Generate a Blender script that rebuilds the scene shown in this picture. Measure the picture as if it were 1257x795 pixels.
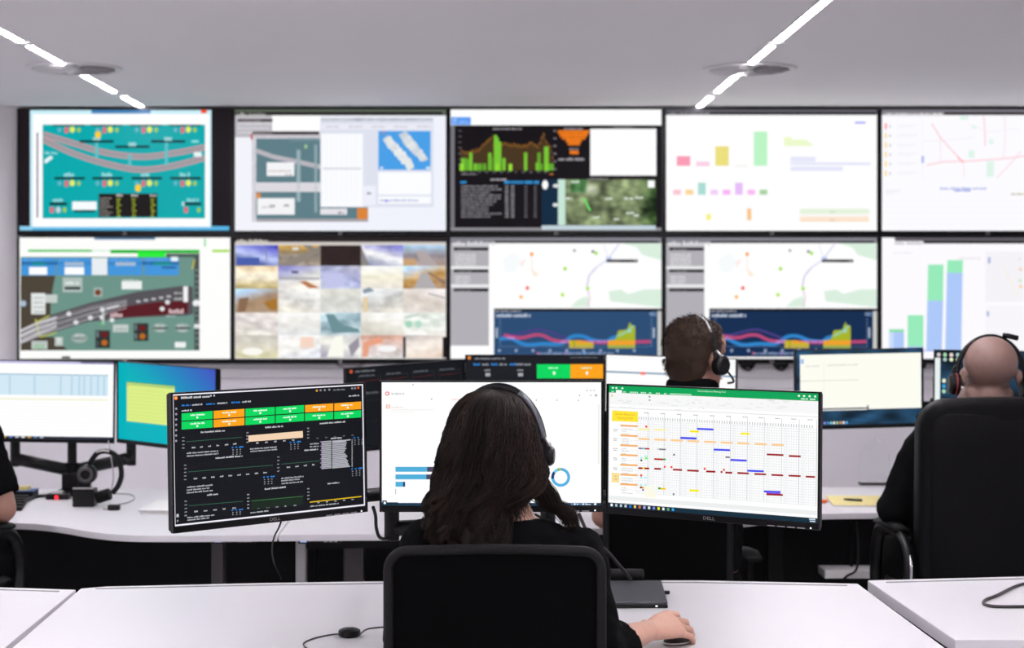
import bpy, math, random
import numpy as np
from mathutils import Vector, Matrix, noise

# ------------------------------------------------------------------ camera, light, exposure
for o in list(bpy.data.objects): bpy.data.objects.remove(o)
SC = bpy.context.scene
COL = SC.collection
F, CX, CY, CAMZ = 2100.0, 590.0, 355.0, 1.5          # focal length and vanishing point in pixels of 1257x795
cam = bpy.data.cameras.new('camera')
cam.sensor_width = 36.0; cam.lens = F / 1257 * 36.0
cam.shift_x = (628.5 - CX) / 1257; cam.shift_y = (CY - 397.5) / 1257
cam.clip_start = 0.05; cam.clip_end = 60
cam.dof.use_dof = True; cam.dof.focus_distance = 3.95; cam.dof.aperture_fstop = 4.6
camo = bpy.data.objects.new('camera', cam); COL.objects.link(camo)
camo.location = (0, 0, CAMZ); camo.rotation_euler = (math.pi / 2, 0, 0)
SC.camera = camo
w = bpy.data.worlds.new('world'); SC.world = w; w.use_nodes = True
w.node_tree.nodes['Background'].inputs[0].default_value = (.8, .82, .9, 1)
w.node_tree.nodes['Background'].inputs[1].default_value = .3
SC.view_settings.view_transform = 'Standard'; SC.view_settings.look = 'None'
SC.view_settings.gamma = 1; SC.view_settings.use_curve_mapping = False
SC.view_settings.exposure = 0.0
CEIL = 2.548; DESK = .72; DESK2 = .70; WALL = 9.90
STRIP = 126.0          # emission of the ceiling light strips
LAMP = 5             # watts of each ceiling light run outside the frame
for lx in (-1.94, 1.255):
    for ly, ln in ((-.6, 2.6), (2.3, 2.6), (4.6, 1.7)):
        l = bpy.data.lights.new('ceiling_run', 'AREA'); l.shape = 'RECTANGLE'; l.size = .06; l.size_y = ln
        l.energy = LAMP * ln / 2.6; l.color = (1, .965, .985)
        lo = bpy.data.objects.new('ceiling_run_light', l); COL.objects.link(lo); lo.location = (lx, ly, CEIL - .012)

def P(px, py, d): return Vector(((px - CX) / F * d, d, CAMZ - (py - CY) / F * d))
def PZ(px, py, z): return P(px, py, (CAMZ - z) * F / (py - CY))
def lin(c):
    if isinstance(c, str):
        c = c.lstrip('#')
        if len(c) == 3: c = ''.join(k * 2 for k in c)
        c = tuple(int(c[i:i + 2], 16) / 255 for i in (0, 2, 4))
    return tuple((k / 12.92 if k <= .04045 else ((k + .055) / 1.055) ** 2.4) for k in c)

# ------------------------------------------------------------------ materials
def mat(name, col, rough=.5, metal=0, noise_amt=0, noise_scale=30, bump=0, bump_scale=200, emit=None, es=0, trans=0, spec=.5, sheen=0, stretch=None, coat=0):
    m = bpy.data.materials.new(name); m.use_nodes = True
    nt = m.node_tree; b = nt.nodes['Principled BSDF']
    if isinstance(col, str): col = lin(col)
    b.inputs['Base Color'].default_value = (*col, 1); b.inputs['Roughness'].default_value = rough
    b.inputs['Metallic'].default_value = metal; b.inputs['Specular IOR Level'].default_value = spec
    if trans: b.inputs['Transmission Weight'].default_value = trans
    if sheen: b.inputs['Sheen Weight'].default_value = sheen
    if coat: b.inputs['Coat Weight'].default_value = coat
    tc = nt.nodes.new('ShaderNodeTexCoord'); src = tc.outputs['Object']
    if stretch:
        mp = nt.nodes.new('ShaderNodeMapping'); mp.inputs['Scale'].default_value = stretch
        nt.links.new(src, mp.inputs['Vector']); src = mp.outputs['Vector']
    if noise_amt:
        n = nt.nodes.new('ShaderNodeTexNoise'); n.inputs['Scale'].default_value = noise_scale; n.inputs['Detail'].default_value = 5
        r = nt.nodes.new('ShaderNodeMapRange'); r.inputs['To Min'].default_value = 1 - noise_amt; r.inputs['To Max'].default_value = 1 + noise_amt
        mx = nt.nodes.new('ShaderNodeVectorMath'); mx.operation = 'SCALE'; mx.inputs[0].default_value = col
        nt.links.new(src, n.inputs['Vector']); nt.links.new(n.outputs['Fac'], r.inputs['Value'])
        nt.links.new(r.outputs['Result'], mx.inputs['Scale']); nt.links.new(mx.outputs['Vector'], b.inputs['Base Color'])
    if bump:
        n = nt.nodes.new('ShaderNodeTexNoise'); n.inputs['Scale'].default_value = bump_scale; n.inputs['Detail'].default_value = 3
        bp = nt.nodes.new('ShaderNodeBump'); bp.inputs['Strength'].default_value = bump; bp.inputs['Distance'].default_value = .002
        nt.links.new(src, n.inputs['Vector']); nt.links.new(n.outputs['Fac'], bp.inputs['Height']); nt.links.new(bp.outputs['Normal'], b.inputs['Normal'])
    if emit is not None:
        b.inputs['Emission Color'].default_value = (*lin(emit), 1); b.inputs['Emission Strength'].default_value = es
    return m
M = {}
M['wall'] = mat('painted_wall', (.90, .88, .91), .7, noise_amt=.02, noise_scale=3, bump=.08, bump_scale=300)
M['ceiling'] = mat('painted_ceiling', (.86, .845, .865), .75, noise_amt=.015, noise_scale=2, bump=.05, bump_scale=250)
M['carpet'] = mat('bounce_grey_carpet', (.64, .62, .64), .95, noise_amt=.15, noise_scale=160, bump=.6, bump_scale=400)  # unseen floor, tone raised to bounce light up onto the ceiling
M['desk'] = mat('white_laminate', (.69, .675, .71), .40, noise_amt=.012, noise_scale=6, stretch=(1, 14, 1))
M['edge'] = mat('grey_edge_band', (.34, .33, .36), .5, noise_amt=.03)
M['lamp'] = mat('lit_diffuser', (.9, .9, .9), .4, emit='#fffaff', es=STRIP)
M['black'] = mat('black_plastic', (.004, .004, .0045), .4, bump=.05, bump_scale=900, spec=.25)
M['matte'] = mat('matte_black_plastic', (.005, .005, .0055), .6, bump=.1, bump_scale=700, spec=.2)
M['bezel'] = mat('black_bezel', (.003, .003, .004), .35, spec=.25)
M['fabric'] = mat('black_jersey', (.0035, .0035, .004), .95, noise_amt=.25, noise_scale=60, bump=.35, bump_scale=420, spec=.06)
M['meshfab'] = mat('black_chair_mesh', (.002, .002, .0022), .9, bump=.6, bump_scale=1500, spec=.05)
M['leather'] = mat('black_leather', (.0025, .0025, .003), .5, bump=.4, bump_scale=350, spec=.10)
M['chrome'] = mat('polished_metal', (.7, .7, .72), .15, metal=1)
M['grey'] = mat('grey_metal', (.40, .39, .40), .4, metal=.2, noise_amt=.03)
M['darkgrey'] = mat('dark_grey_metal', (.05, .046, .048), .45, metal=.3, noise_amt=.05)
M['laptop'] = mat('dark_laptop_lid', (.06, .063, .075), .4, metal=.3, bump=.1, bump_scale=1200)
M['white'] = mat('white_plastic', (.75, .74, .75), .4)
M['panel'] = mat('white_wall_panel', (.88, .86, .90), .6, noise_amt=.01, noise_scale=4)
M['vent'] = mat('vent_shadow_grey', (.5, .5, .51), .7, noise_amt=.05)
M['paper'] = mat('white_paper', (.8, .79, .78), .8)
M['yellow'] = mat('yellow_paper', (.78, .68, .30), .8)
M['orange'] = mat('orange_plastic', (.85, .16, .04), .5)
M['blue'] = mat('blue_cover', (.05, .12, .35), .5)
M['red'] = mat('red_ring', (.22, .015, .02), .5)
M['band'] = mat('band_highlight_grey', (.14, .15, .17), .35, metal=.4)
M['silver'] = mat('brushed_silver', (.62, .6, .6), .3, metal=.8)
M['skinw'] = mat('skin_light', (.66, .38, .285), .5, noise_amt=.08, noise_scale=45, bump=.2, bump_scale=180)
M['skinb'] = mat('skin_shaved_scalp', (.26, .158, .132), .55, noise_amt=.18, noise_scale=55, bump=.35, bump_scale=260)
M['skinm'] = mat('skin_warm', (.36, .19, .14), .5, noise_amt=.08, noise_scale=40, bump=.2, bump_scale=180)
for k in ('skinw', 'skinb', 'skinm'):
    b = M[k].node_tree.nodes['Principled BSDF']; b.inputs['Subsurface Weight'].default_value = .12; b.inputs['Subsurface Radius'].default_value = (.01, .004, .002)
M['hair'] = mat('dark_brown_hair', (.0075, .0040, .0030), .5, noise_amt=.5, noise_scale=25, stretch=(1, 1, .15), spec=.16)
M['hairtip'] = mat('brown_hair_tips', (.022, .011, .0075), .5, noise_amt=.4, noise_scale=30, spec=.2)
M['hairm'] = mat('short_brown_hair', (.040, .023, .015), .65, noise_amt=.4, noise_scale=60, spec=.2)
M['eye'] = mat('eye_white', (.7, .68, .66), .2)
M['iris'] = mat('dark_iris', (.03, .015, .01), .2)
M['lip'] = mat('lips', (.45, .16, .14), .45)
M['led_red'] = mat('red_indicator', (.4, .01, .01), .4, emit='#ff2030', es=3)
M['led_white'] = mat('white_indicator', (.8, .8, .8), .4, emit='#ffffff', es=1.5)
M['socket_light'] = mat('lit_switch', (.5, .6, .9), .4, emit='#a8c0ff', es=.7)
g = bpy.data.materials.new('clear_glass'); g.use_nodes = True
gb = g.node_tree.nodes['Principled BSDF']; gb.inputs['Base Color'].default_value = (.98, 1, .995, 1); gb.inputs['Roughness'].default_value = .02
gb.inputs['Transmission Weight'].default_value = 1; gb.inputs['IOR'].default_value = 1.2; M['glass'] = g
sm = bpy.data.materials.new('screen_picture'); sm.use_nodes = True
nt = sm.node_tree; b = nt.nodes['Principled BSDF']
b.inputs['Base Color'].default_value = (.003, .003, .004, 1); b.inputs['Roughness'].default_value = .4; b.inputs['Specular IOR Level'].default_value = .05
at = nt.nodes.new('ShaderNodeAttribute'); at.attribute_name = 'Col'
nt.links.new(at.outputs['Color'], b.inputs['Emission Color']); b.inputs['Emission Strength'].default_value = 1.0
M['screen'] = sm

# ------------------------------------------------------------------ mesh building
OFF = {}
class MB:
    def __init__(s): s.v = []; s.f = []
    def add(s, vs, fs):
        n = len(s.v); s.v += [tuple(v) for v in vs]; s.f += [tuple(i + n for i in f) for f in fs]; return s
    def box(s, c, d, R=None):
        c = Vector(c); vs = []
        for x in (-.5, .5):
            for y in (-.5, .5):
                for z in (-.5, .5):
                    p = Vector((x * d[0], y * d[1], z * d[2]))
                    if R is not None: p = R @ p
                    vs.append(c + p)
        return s.add(vs, [(0, 1, 3, 2), (4, 6, 7, 5), (0, 4, 5, 1), (2, 3, 7, 6), (0, 2, 6, 4), (1, 5, 7, 3)])
    def bb(s, x0, x1, y0, y1, z0, z1): return s.box(((x0 + x1) / 2, (y0 + y1) / 2, (z0 + z1) / 2), (x1 - x0, y1 - y0, z1 - z0))
    def prism(s, poly, z0, z1):
        n = len(poly)
        a = sum(poly[i][0] * poly[(i + 1) % n][1] - poly[(i + 1) % n][0] * poly[i][1] for i in range(n))
        if a < 0: poly = poly[::-1]
        vs = [(p[0], p[1], z0) for p in poly] + [(p[0], p[1], z1) for p in poly]
        return s.add(vs, [tuple(range(n))[::-1], tuple(range(n, 2 * n))] + [(i, (i + 1) % n, n + (i + 1) % n, n + i) for i in range(n)])
    def tube(s, pts, rad, n=12, ry=None, up=None, closed=False, cap=True):
        pts = [Vector(p) for p in pts]; m = len(pts)
        rad = list(rad) if hasattr(rad, '__len__') else [rad] * m
        ry = rad if ry is None else (list(ry) if hasattr(ry, '__len__') else [ry] * m)
        vs = []; last = None
        for i, p in enumerate(pts):
            if closed: t = pts[(i + 1) % m] - pts[i - 1]
            else: t = pts[min(i + 1, m - 1)] - pts[max(i - 1, 0)]
            if t.length < 1e-9: t = Vector((0, 0, 1))
            t.normalize()
            if up is not None: a = Vector(up) - t * Vector(up).dot(t)
            elif last is None:
                a = t.cross(Vector((0, 0, 1)) if abs(t.z) < .9 else Vector((1, 0, 0)))
            else: a = last - t * last.dot(t)
            if a.length < 1e-6: a = t.orthogonal()
            a.normalize(); last = a; b = t.cross(a)
            for k in range(n):
                q = 2 * math.pi * k / n; vs.append(p + a * rad[i] * math.cos(q) + b * ry[i] * math.sin(q))
        fs = []
        for i in range(m if closed else m - 1):
            j = (i + 1) % m
            for k in range(n): fs.append((i * n + k, i * n + (k + 1) % n, j * n + (k + 1) % n, j * n + k))
        if cap and not closed: fs += [tuple(range(n))[::-1], tuple(range((m - 1) * n, m * n))]
        return s.add(vs, fs)
    def cyl(s, a, b, r, r2=None, n=20): return s.tube([a, b], [r, r if r2 is None else r2], n)
    def ell(s, c, r, R=None, nu=20, nv=12):
        c = Vector(c); vs = [Vector((0, 0, r[2]))]
        for j in range(1, nv):
            t = math.pi * j / nv
            for i in range(nu):
                q = 2 * math.pi * i / nu; vs.append(Vector((r[0] * math.sin(t) * math.cos(q), r[1] * math.sin(t) * math.sin(q), r[2] * math.cos(t))))
        vs.append(Vector((0, 0, -r[2])))
        if R is not None: vs = [R @ v for v in vs]
        vs = [v + c for v in vs]; L = len(vs) - 1
        fs = [(0, 1 + i, 1 + (i + 1) % nu) for i in range(nu)]
        for j in range(nv - 2):
            for i in range(nu):
                a = 1 + j * nu; fs.append((a + i, a + nu + i, a + nu + (i + 1) % nu, a + (i + 1) % nu))
        a = 1 + (nv - 2) * nu
        fs += [(L, a + (i + 1) % nu, a + i) for i in range(nu)]
        return s.add(vs, fs)
    def loft(s, rings, n=28):           # rings: (centre, rx, ry) stacked, horizontal ellipses
        vs = []
        for c, rx, ry in rings:
            for k in range(n):
                q = 2 * math.pi * k / n; vs.append((c[0] + rx * math.cos(q), c[1] + ry * math.sin(q), c[2]))
        fs = []
        for i in range(len(rings) - 1):
            for k in range(n): fs.append((i * n + k, i * n + (k + 1) % n, (i + 1) * n + (k + 1) % n, (i + 1) * n + k))
        fs += [tuple(range(n))[::-1], tuple(range((len(rings) - 1) * n, len(rings) * n))]
        return s.add(vs, fs)
    def xf(s, mtx, start=0):
        s.v[start:] = [tuple(mtx @ Vector(v)) for v in s.v[start:]]; return s
    def build(s, name, m, parent=None, bevel=0, smooth=False, sub=0, seg=2, world=True):
        off = Vector((0, 0, 0))
        if parent is not None and world: off = OFF.get(parent.name, off)
        me = bpy.data.meshes.new(name)
        me.from_pydata([tuple(Vector(v) - off) for v in s.v], [], s.f); me.update()
        me.materials.append(M[m] if isinstance(m, str) else m)
        if smooth: me.polygons.foreach_set('use_smooth', [True] * len(me.polygons))
        o = bpy.data.objects.new(name, me); COL.objects.link(o)
        if parent is not None: o.parent = parent
        OFF[o.name] = off
        if bevel:
            bv = o.modifiers.new('bevel', 'BEVEL'); bv.width = bevel; bv.segments = seg; bv.limit_method = 'ANGLE'; bv.angle_limit = .6
        if sub:
            sb = o.modifiers.new('sub', 'SUBSURF'); sb.levels = sub; sb.render_levels = sub
        return o
def tag(o, label=None, cat=None, group=None, kind=None):
    if label: o['label'] = label
    if cat: o['category'] = cat
    if group: o['group'] = group
    if kind: o['kind'] = kind
    return o
def thing(name, loc, label, cat, group=None):
    o = bpy.data.objects.new(name, None); COL.objects.link(o); o.location = loc; o.empty_display_size = .05
    OFF[o.name] = Vector(loc); return tag(o, label, cat, group)
def remesh(o, vox, smooth_it=3):
    r = o.modifiers.new('remesh', 'REMESH'); r.mode = 'VOXEL'; r.voxel_size = vox; r.use_smooth_shade = True
    if smooth_it:
        s = o.modifiers.new('smooth', 'SMOOTH'); s.factor = .5; s.iterations = smooth_it
    return o
def spline(pts, n=8):
    pts = [Vector(p) for p in pts]; out = []
    for i in range(len(pts) - 1):
        p0 = pts[max(i - 1, 0)]; p1 = pts[i]; p2 = pts[i + 1]; p3 = pts[min(i + 2, len(pts) - 1)]
        for k in range(n):
            t = k / n
            out.append(.5 * ((2 * p1) + (p2 - p0) * t + (2 * p0 - 5 * p1 + 4 * p2 - p3) * t * t + (3 * p1 - p0 - 3 * p2 + p3) * t ** 3))
    return out + [pts[-1]]
def interp(tab, x):
    if x <= tab[0][0]: return tab[0][1]
    for (a, b), (c, d) in zip(tab, tab[1:]):
        if x <= c: return b + (d - b) * (x - a) / (c - a)
    return tab[-1][1]
_tc = {}
def glyphs(text):
    if text in _tc: return _tc[text]
    cu = bpy.data.curves.new('t', 'FONT'); cu.body = text; cu.size = 1; cu.resolution_u = 3
    ob = bpy.data.objects.new('t', cu); me = ob.to_mesh()
    me.calc_loop_triangles()
    r = ([(v.co.x, v.co.y) for v in me.vertices], [tuple(t.vertices) for t in me.loop_triangles])
    ob.to_mesh_clear(); bpy.data.objects.remove(ob); bpy.data.curves.remove(cu)
    _tc[text] = r; return r

# ------------------------------------------------------------------ screen pictures: flat coloured shapes, drawn in the coordinates of a quad
class Scr:
    def __init__(s, w, h, quad, bg='#ffffff'):
        s.w, s.h = w, h; s.v = []; s.f = []; s.c = []; s.L = 0; s.rng = random.Random(7)
        A = []; B = []
        for (x, y), (u, v) in zip(quad, ((0, 0), (1, 0), (1, 1), (0, 1))):
            A.append([x, y, 1, 0, 0, 0, -u * x, -u * y]); B.append(u)
            A.append([0, 0, 0, x, y, 1, -v * x, -v * y]); B.append(v)
        s.H = np.append(np.linalg.solve(np.array(A, float), np.array(B, float)), 1).reshape(3, 3)
        s.sx = 1 / (abs(quad[1][0] - quad[0][0])); s.sy = 1 / (abs(quad[3][1] - quad[0][1]))
        s.uv([(0, 0), (1, 0), (1, 1), (0, 1)], bg); s.up()
    def up(s): s.L += 1
    def m(s, x, y):
        q = s.H @ np.array([x, y, 1.0]); return q[0] / q[2], q[1] / q[2]
    def uv(s, pts, col, cols=None):
        n = len(s.v)
        for i, (u, v) in enumerate(pts):
            u = min(max(u, 0), 1); v = min(max(v, 0), 1)
            s.v.append(((u - .5) * s.w, -s.L * 1.2e-4, (.5 - v) * s.h))
            s.c.append(cols[i] if cols else lin(col))
        s.f.append(tuple(range(n, n + len(pts))))
    def r(s, x0, y0, x1, y1, col):       # x0,y0 and x1,y1: the two diagonal corners
        a, b = s.m(x0, y0); c, d = s.m(x1, y1); s.uv([(a, b), (c, b), (c, d), (a, d)], col)
    def poly(s, pts, col): s.uv([s.m(*p) for p in pts], col)
    def frame(s, x0, y0, x1, y1, t, col):
        s.r(x0, y0, x1, y0 + t, col); s.r(x0, y1 - t, x1, y1, col); s.r(x0, y0 + t, x0 + t, y1 - t, col); s.r(x1 - t, y0 + t, x1, y1 - t, col)
    def ln(s, pts, wd, col):
        P_ = [s.m(*p) for p in pts]; asp = s.w / s.h; hw = wd * s.sx / 2
        for (a, b), (c, d) in zip(P_, P_[1:]):
            dx, dy = c - a, (d - b) / asp; L = math.hypot(dx, dy) or 1
            nx, ny = -dy / L * hw, dx / L * hw * asp
            s.uv([(a + nx, b + ny), (c + nx, d + ny), (c - nx, d - ny), (a - nx, b - ny)], col)
    def disc(s, x, y, rx, ry, col, n=12, a0=0, a1=360):
        u, v = s.m(x, y)
        s.uv([(u + rx * s.sx * math.cos(math.radians(a0 + (a1 - a0) * k / n)), v + ry * s.sy * math.sin(math.radians(a0 + (a1 - a0) * k / n))) for k in range(n)], col)
    def ring(s, x, y, r0, r1, col, a0=0, a1=360, n=20):
        u, v = s.m(x, y); asp = s.w / s.h
        def q(r, t): t = math.radians(t); return (u + r * s.sx * math.cos(t), v + r * s.sx * asp * math.sin(t))
        for k in range(n):
            t0 = a0 + (a1 - a0) * k / n; t1 = a0 + (a1 - a0) * (k + 1) / n
            s.uv([q(r0, t0), q(r1, t0), q(r1, t1), q(r0, t1)], col)
    def t(s, x, y, L, h, col, cw=.55):   # a line of small unreadable print: letter-sized marks in words
        u, v = s.m(x, y); u1 = u + L * s.sx; hh = h * s.sy / 2; lw = h * cw * s.sx
        while u < u1:
            for k in range(s.rng.randint(3, 9)):
                q = s.rng.choice((.7, .8, 1.0))
                if u + lw > u1 + lw * .2: break
                s.uv([(u, v + hh - 2 * hh * q), (u + lw * .8, v + hh - 2 * hh * q), (u + lw * .8, v + hh), (u, v + hh)], col); u += lw
            u += lw * .8
    def word(s, text, x, y, h, col, cx=False, sq=1.0):
        vs, ts = glyphs(text); u, v = s.m(x, y); k = h * s.sy / .72; kx = k * s.h / s.w * sq
        wd = max(p[0] for p in vs) if cx else 0
        n = len(s.v)
        for p in vs: s.v.append(((u + (p[0] - wd / 2) * kx - .5) * s.w, -s.L * 1.2e-4, (.5 - (v - p[1] * k)) * s.h)); s.c.append(lin(col))
        s.f += [tuple(i + n for i in t_) for t_ in ts]
    def grid(s, x0, y0, x1, y1, nx, ny, fn):
        a, b = s.m(x0, y0); c, d = s.m(x1, y1); n = len(s.v)
        for j in range(ny + 1):
            for i in range(nx + 1):
                p, q = i / nx, j / ny
                s.v.append(((a + (c - a) * p - .5) * s.w, -s.L * 1.2e-4, (.5 - (b + (d - b) * q)) * s.h)); s.c.append(lin(tuple(min(1, max(0, k)) for k in fn(p, q))))
        for j in range(ny):
            for i in range(nx):
                k = n + j * (nx + 1) + i; s.f.append((k, k + 1, k + nx + 2, k + nx + 1))
    def build(s, parent, y, zc=0):
        me = bpy.data.meshes.new('screen'); me.from_pydata([(a, b + y, c + zc) for a, b, c in s.v], [], s.f)
        ca = me.color_attributes.new('Col', 'FLOAT_COLOR', 'POINT')
        ca.data.foreach_set('color', [k for c in s.c for k in (*c, 1.0)])
        me.materials.append(M['screen']); o = bpy.data.objects.new('screen', me); COL.objects.link(o); o.parent = parent; return o
# ------------------------------------------------------------------ what the screens show
WW, WH = 1.208, .694      # lit area of a wall display
def q4(x0, y0, x1, y1): return [(x0, y0), (x1, y0), (x1, y1), (x0, y1)]
def pic_rail_map():
    s = Scr(WW, WH, q4(28, 45, 1238, 730), '#1c161a'); T = '#00a9ae'
    s.r(88, 48, 1128, 712, '#c9eef8'); s.r(28, 704, 1230, 728, '#5ab6e4'); s.up()
    s.r(104, 70, 1118, 706, '#ffffff'); s.r(440, 48, 780, 68, '#4a86bd'); s.r(1068, 46, 1102, 66, '#f4502e'); s.r(28, 704, 100, 728, '#8fd0ee'); s.up()
    s.r(160, 130, 1092, 660, T); s.r(126, 175, 134, 655, '#3a2c66'); s.up()
    def curve(pts, wd):
        P_ = [tuple(v)[:2] for v in spline([(x, y, 0) for x, y in pts], 8)]
        s.ln(P_, wd, '#c79a9f'); s.up(); s.ln(P_, wd * .6, '#9b9aa0'); s.up()
    curve([(164, 185), (350, 240), (520, 288), (730, 312), (920, 290), (1090, 258)], 34)
    curve([(164, 215), (330, 290), (520, 350), (720, 385), (900, 365), (1090, 318)], 34)
    for x in (470, 660, 870): s.r(x - 9, 230 if x != 660 else 300, x + 9, 318 if x == 470 else 360, '#5fc0c6')
    for i, x in enumerate((312, 530, 755, 978)):
        s.r(x - 95, 130, x + 88, 139, '#0b3f42'); s.r(x - 85, 426, x + 90, 440, '#0d2c30'); s.t(x - 30, 412, 60, 22, '#9fe0e2')
        for yy in (160, 462):
            s.disc(x - 55, yy, 11, 13, '#6bb5c4'); s.r(x - 26, yy - 16, x - 6, yy + 18, '#e4697a'); s.disc(x + 18, yy - 2, 15, 18, '#e4ef5a'); s.disc(x + 56, yy, 11, 14, '#9fca4e')
    for x, y in ((470, 225), (675, 255), (880, 225)): s.r(x - 98, y - 7, x + 98, y + 7, '#0b2a2e'); s.r(x - 22, y - 24, x + 22, y - 2, '#9ad4d6')
    s.disc(478, 186, 17, 22, '#ffce1a'); s.disc(708, 488, 17, 22, '#ffce1a')
    s.poly([(168, 330), (205, 305), (222, 318), (176, 352)], '#e8f5f6'); s.t(172, 290, 78, 14, '#a0e2e4'); s.r(1028, 285, 1072, 312, '#e8f5f6'); s.r(1014, 218, 1056, 232, '#8adcdc')
    for x in (250, 1020):
        s.r(x - 50, 570, x + 50, 586, '#0d2c30'); s.t(x - 32, 556, 66, 18, '#9fe0e2'); s.r(x - 48, 596, x - 26, 628, '#e4697a'); s.disc(x + 36, 612, 11, 15, '#9fca4e')
    s.disc(250, 612, 14, 18, '#bfd5d8'); s.r(960, 566, 975, 590, '#bfe6e6')
    s.r(330, 565, 470, 612, '#f6fbfd'); s.r(340, 614, 460, 626, '#1c4448'); s.r(482, 520, 820, 652, '#1c1716'); s.up()
    for k in range(7): s.t(488, 546 + k * 16, s.rng.randint(45, 80), 7, '#a8a29c')
    for x in (582, 668, 776): s.t(x, 530, 40, 12, '#cfc7c0')
    for k in range(7):
        for x in (584, 672, 780): s.t(x + (k % 3) * 2, 552 + k * 16, 26 - (k % 2) * 8, 9, '#b3c62c')
    return s
def pic_windows():
    s = Scr(WW, WH, q4(35, 45, 1235, 722), '#f1f3fc')
    s.r(35, 45, 1235, 78, '#5c6658'); s.r(35, 78, 520, 200, '#bdb9c0'); s.up()
    s.r(40, 58, 1215, 74, '#221d22'); s.t(46, 70, 170, 20, '#c8c8c2'); s.r(50, 98, 250, 112, '#17090d'); s.t(62, 106, 125, 14, '#8c8484')
    for k in range(3): s.t(50, 125 + k * 24, 190, 12, '#d9d6dc')
    s.r(35, 200, 520, 722, '#f3f4fb'); s.r(130, 165, 520, 672, '#c4bfc6'); s.r(245, 78, 524, 165, '#ffffff'); s.up()
    s.r(135, 168, 512, 184, '#1c070b'); s.t(138, 176, 105, 14, '#948c8c'); s.r(124, 180, 134, 214, '#c03a46')
    s.r(155, 207, 792, 660, '#5f7f88'); s.r(340, 204, 520, 222, '#9fb2b8'); s.up()
    s.ln([(155, 275), (250, 308), (380, 335), (520, 365)], 26, '#bab6be'); s.r(155, 452, 520, 505, '#dcd9e0'); s.r(385, 270, 407, 560, '#9ab0b6'); s.r(486, 240, 502, 620, '#8fa6ac')
    s.r(155, 655, 792, 672, '#a8a4aa'); s.up()
    s.r(215, 340, 372, 416, '#f4f4f6'); s.r(162, 540, 374, 632, '#f4f4f6'); s.r(155, 512, 180, 538, '#e08a3a'); s.r(520, 598, 672, 632, '#e6e4ea'); s.r(730, 595, 790, 658, '#dd8637'); s.r(430, 240, 445, 262, '#a0c890'); s.up()
    s.t(225, 388, 130, 8, '#b89898'); s.t(320, 408, 44, 8, '#8d7d7d'); s.t(185, 590, 80, 8, '#b5a9b5'); s.t(232, 580, 30, 14, '#7f7683'); s.t(312, 580, 34, 14, '#7f7683'); s.t(620, 620, 40, 14, '#8a828c')
    s.r(520, 90, 1165, 590, '#dfe3f0'); s.r(690, 92, 1158, 110, '#20131a'); s.r(524, 92, 690, 112, '#77767c'); s.up()
    s.t(530, 104, 150, 12, '#c9c9cc'); s.r(530, 125, 1158, 155, '#ebebf5'); s.r(525, 180, 762, 588, '#fbfcff'); s.r(850, 165, 1148, 382, '#4aa0e8'); s.r(850, 395, 1150, 520, '#fbfdff'); s.r(850, 530, 1150, 570, '#fafcff'); s.r(765, 470, 836, 580, '#eef0fa'); s.up()
    for k in range(5): s.t(550 + k * 130, 140, 80, 10, '#c4c6d8')
    s.t(785, 512, 36, 12, '#6d6a7c'); s.t(860, 552, 220, 12, '#9fb0d4'); s.r(888, 550, 905, 560, '#7c6af0'); s.r(535, 370, 752, 380, '#d5d5de')
    for k in range(7): s.r(555 + k * 28, 190, 557 + k * 28, 560, '#eceef5')
    rg = random.Random(3)
    for cx, cy, dx, dy in ((965, 285, 62, 68), (1050, 255, 56, 60)):
        for k in range(26):
            f = k / 25 * 2 - 1; x, y = cx + dx * f, cy + dy * f; a, b_ = rg.uniform(18, 34), rg.uniform(20, 38)
            s.poly([(x - a, y - b_ * .4), (x + a * .3, y - b_), (x + a, y + b_ * .4), (x - a * .2, y + b_)], rg.choice(('#dfe3e8', '#f2f4f5', '#c9d2dc', '#e9ece8')))
    s.r(860, 365, 878, 378, '#d0e6f8'); s.r(1122, 365, 1146, 378, '#d8eaf8'); s.t(868, 176, 30, 10, '#b07d90')
    return s
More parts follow.
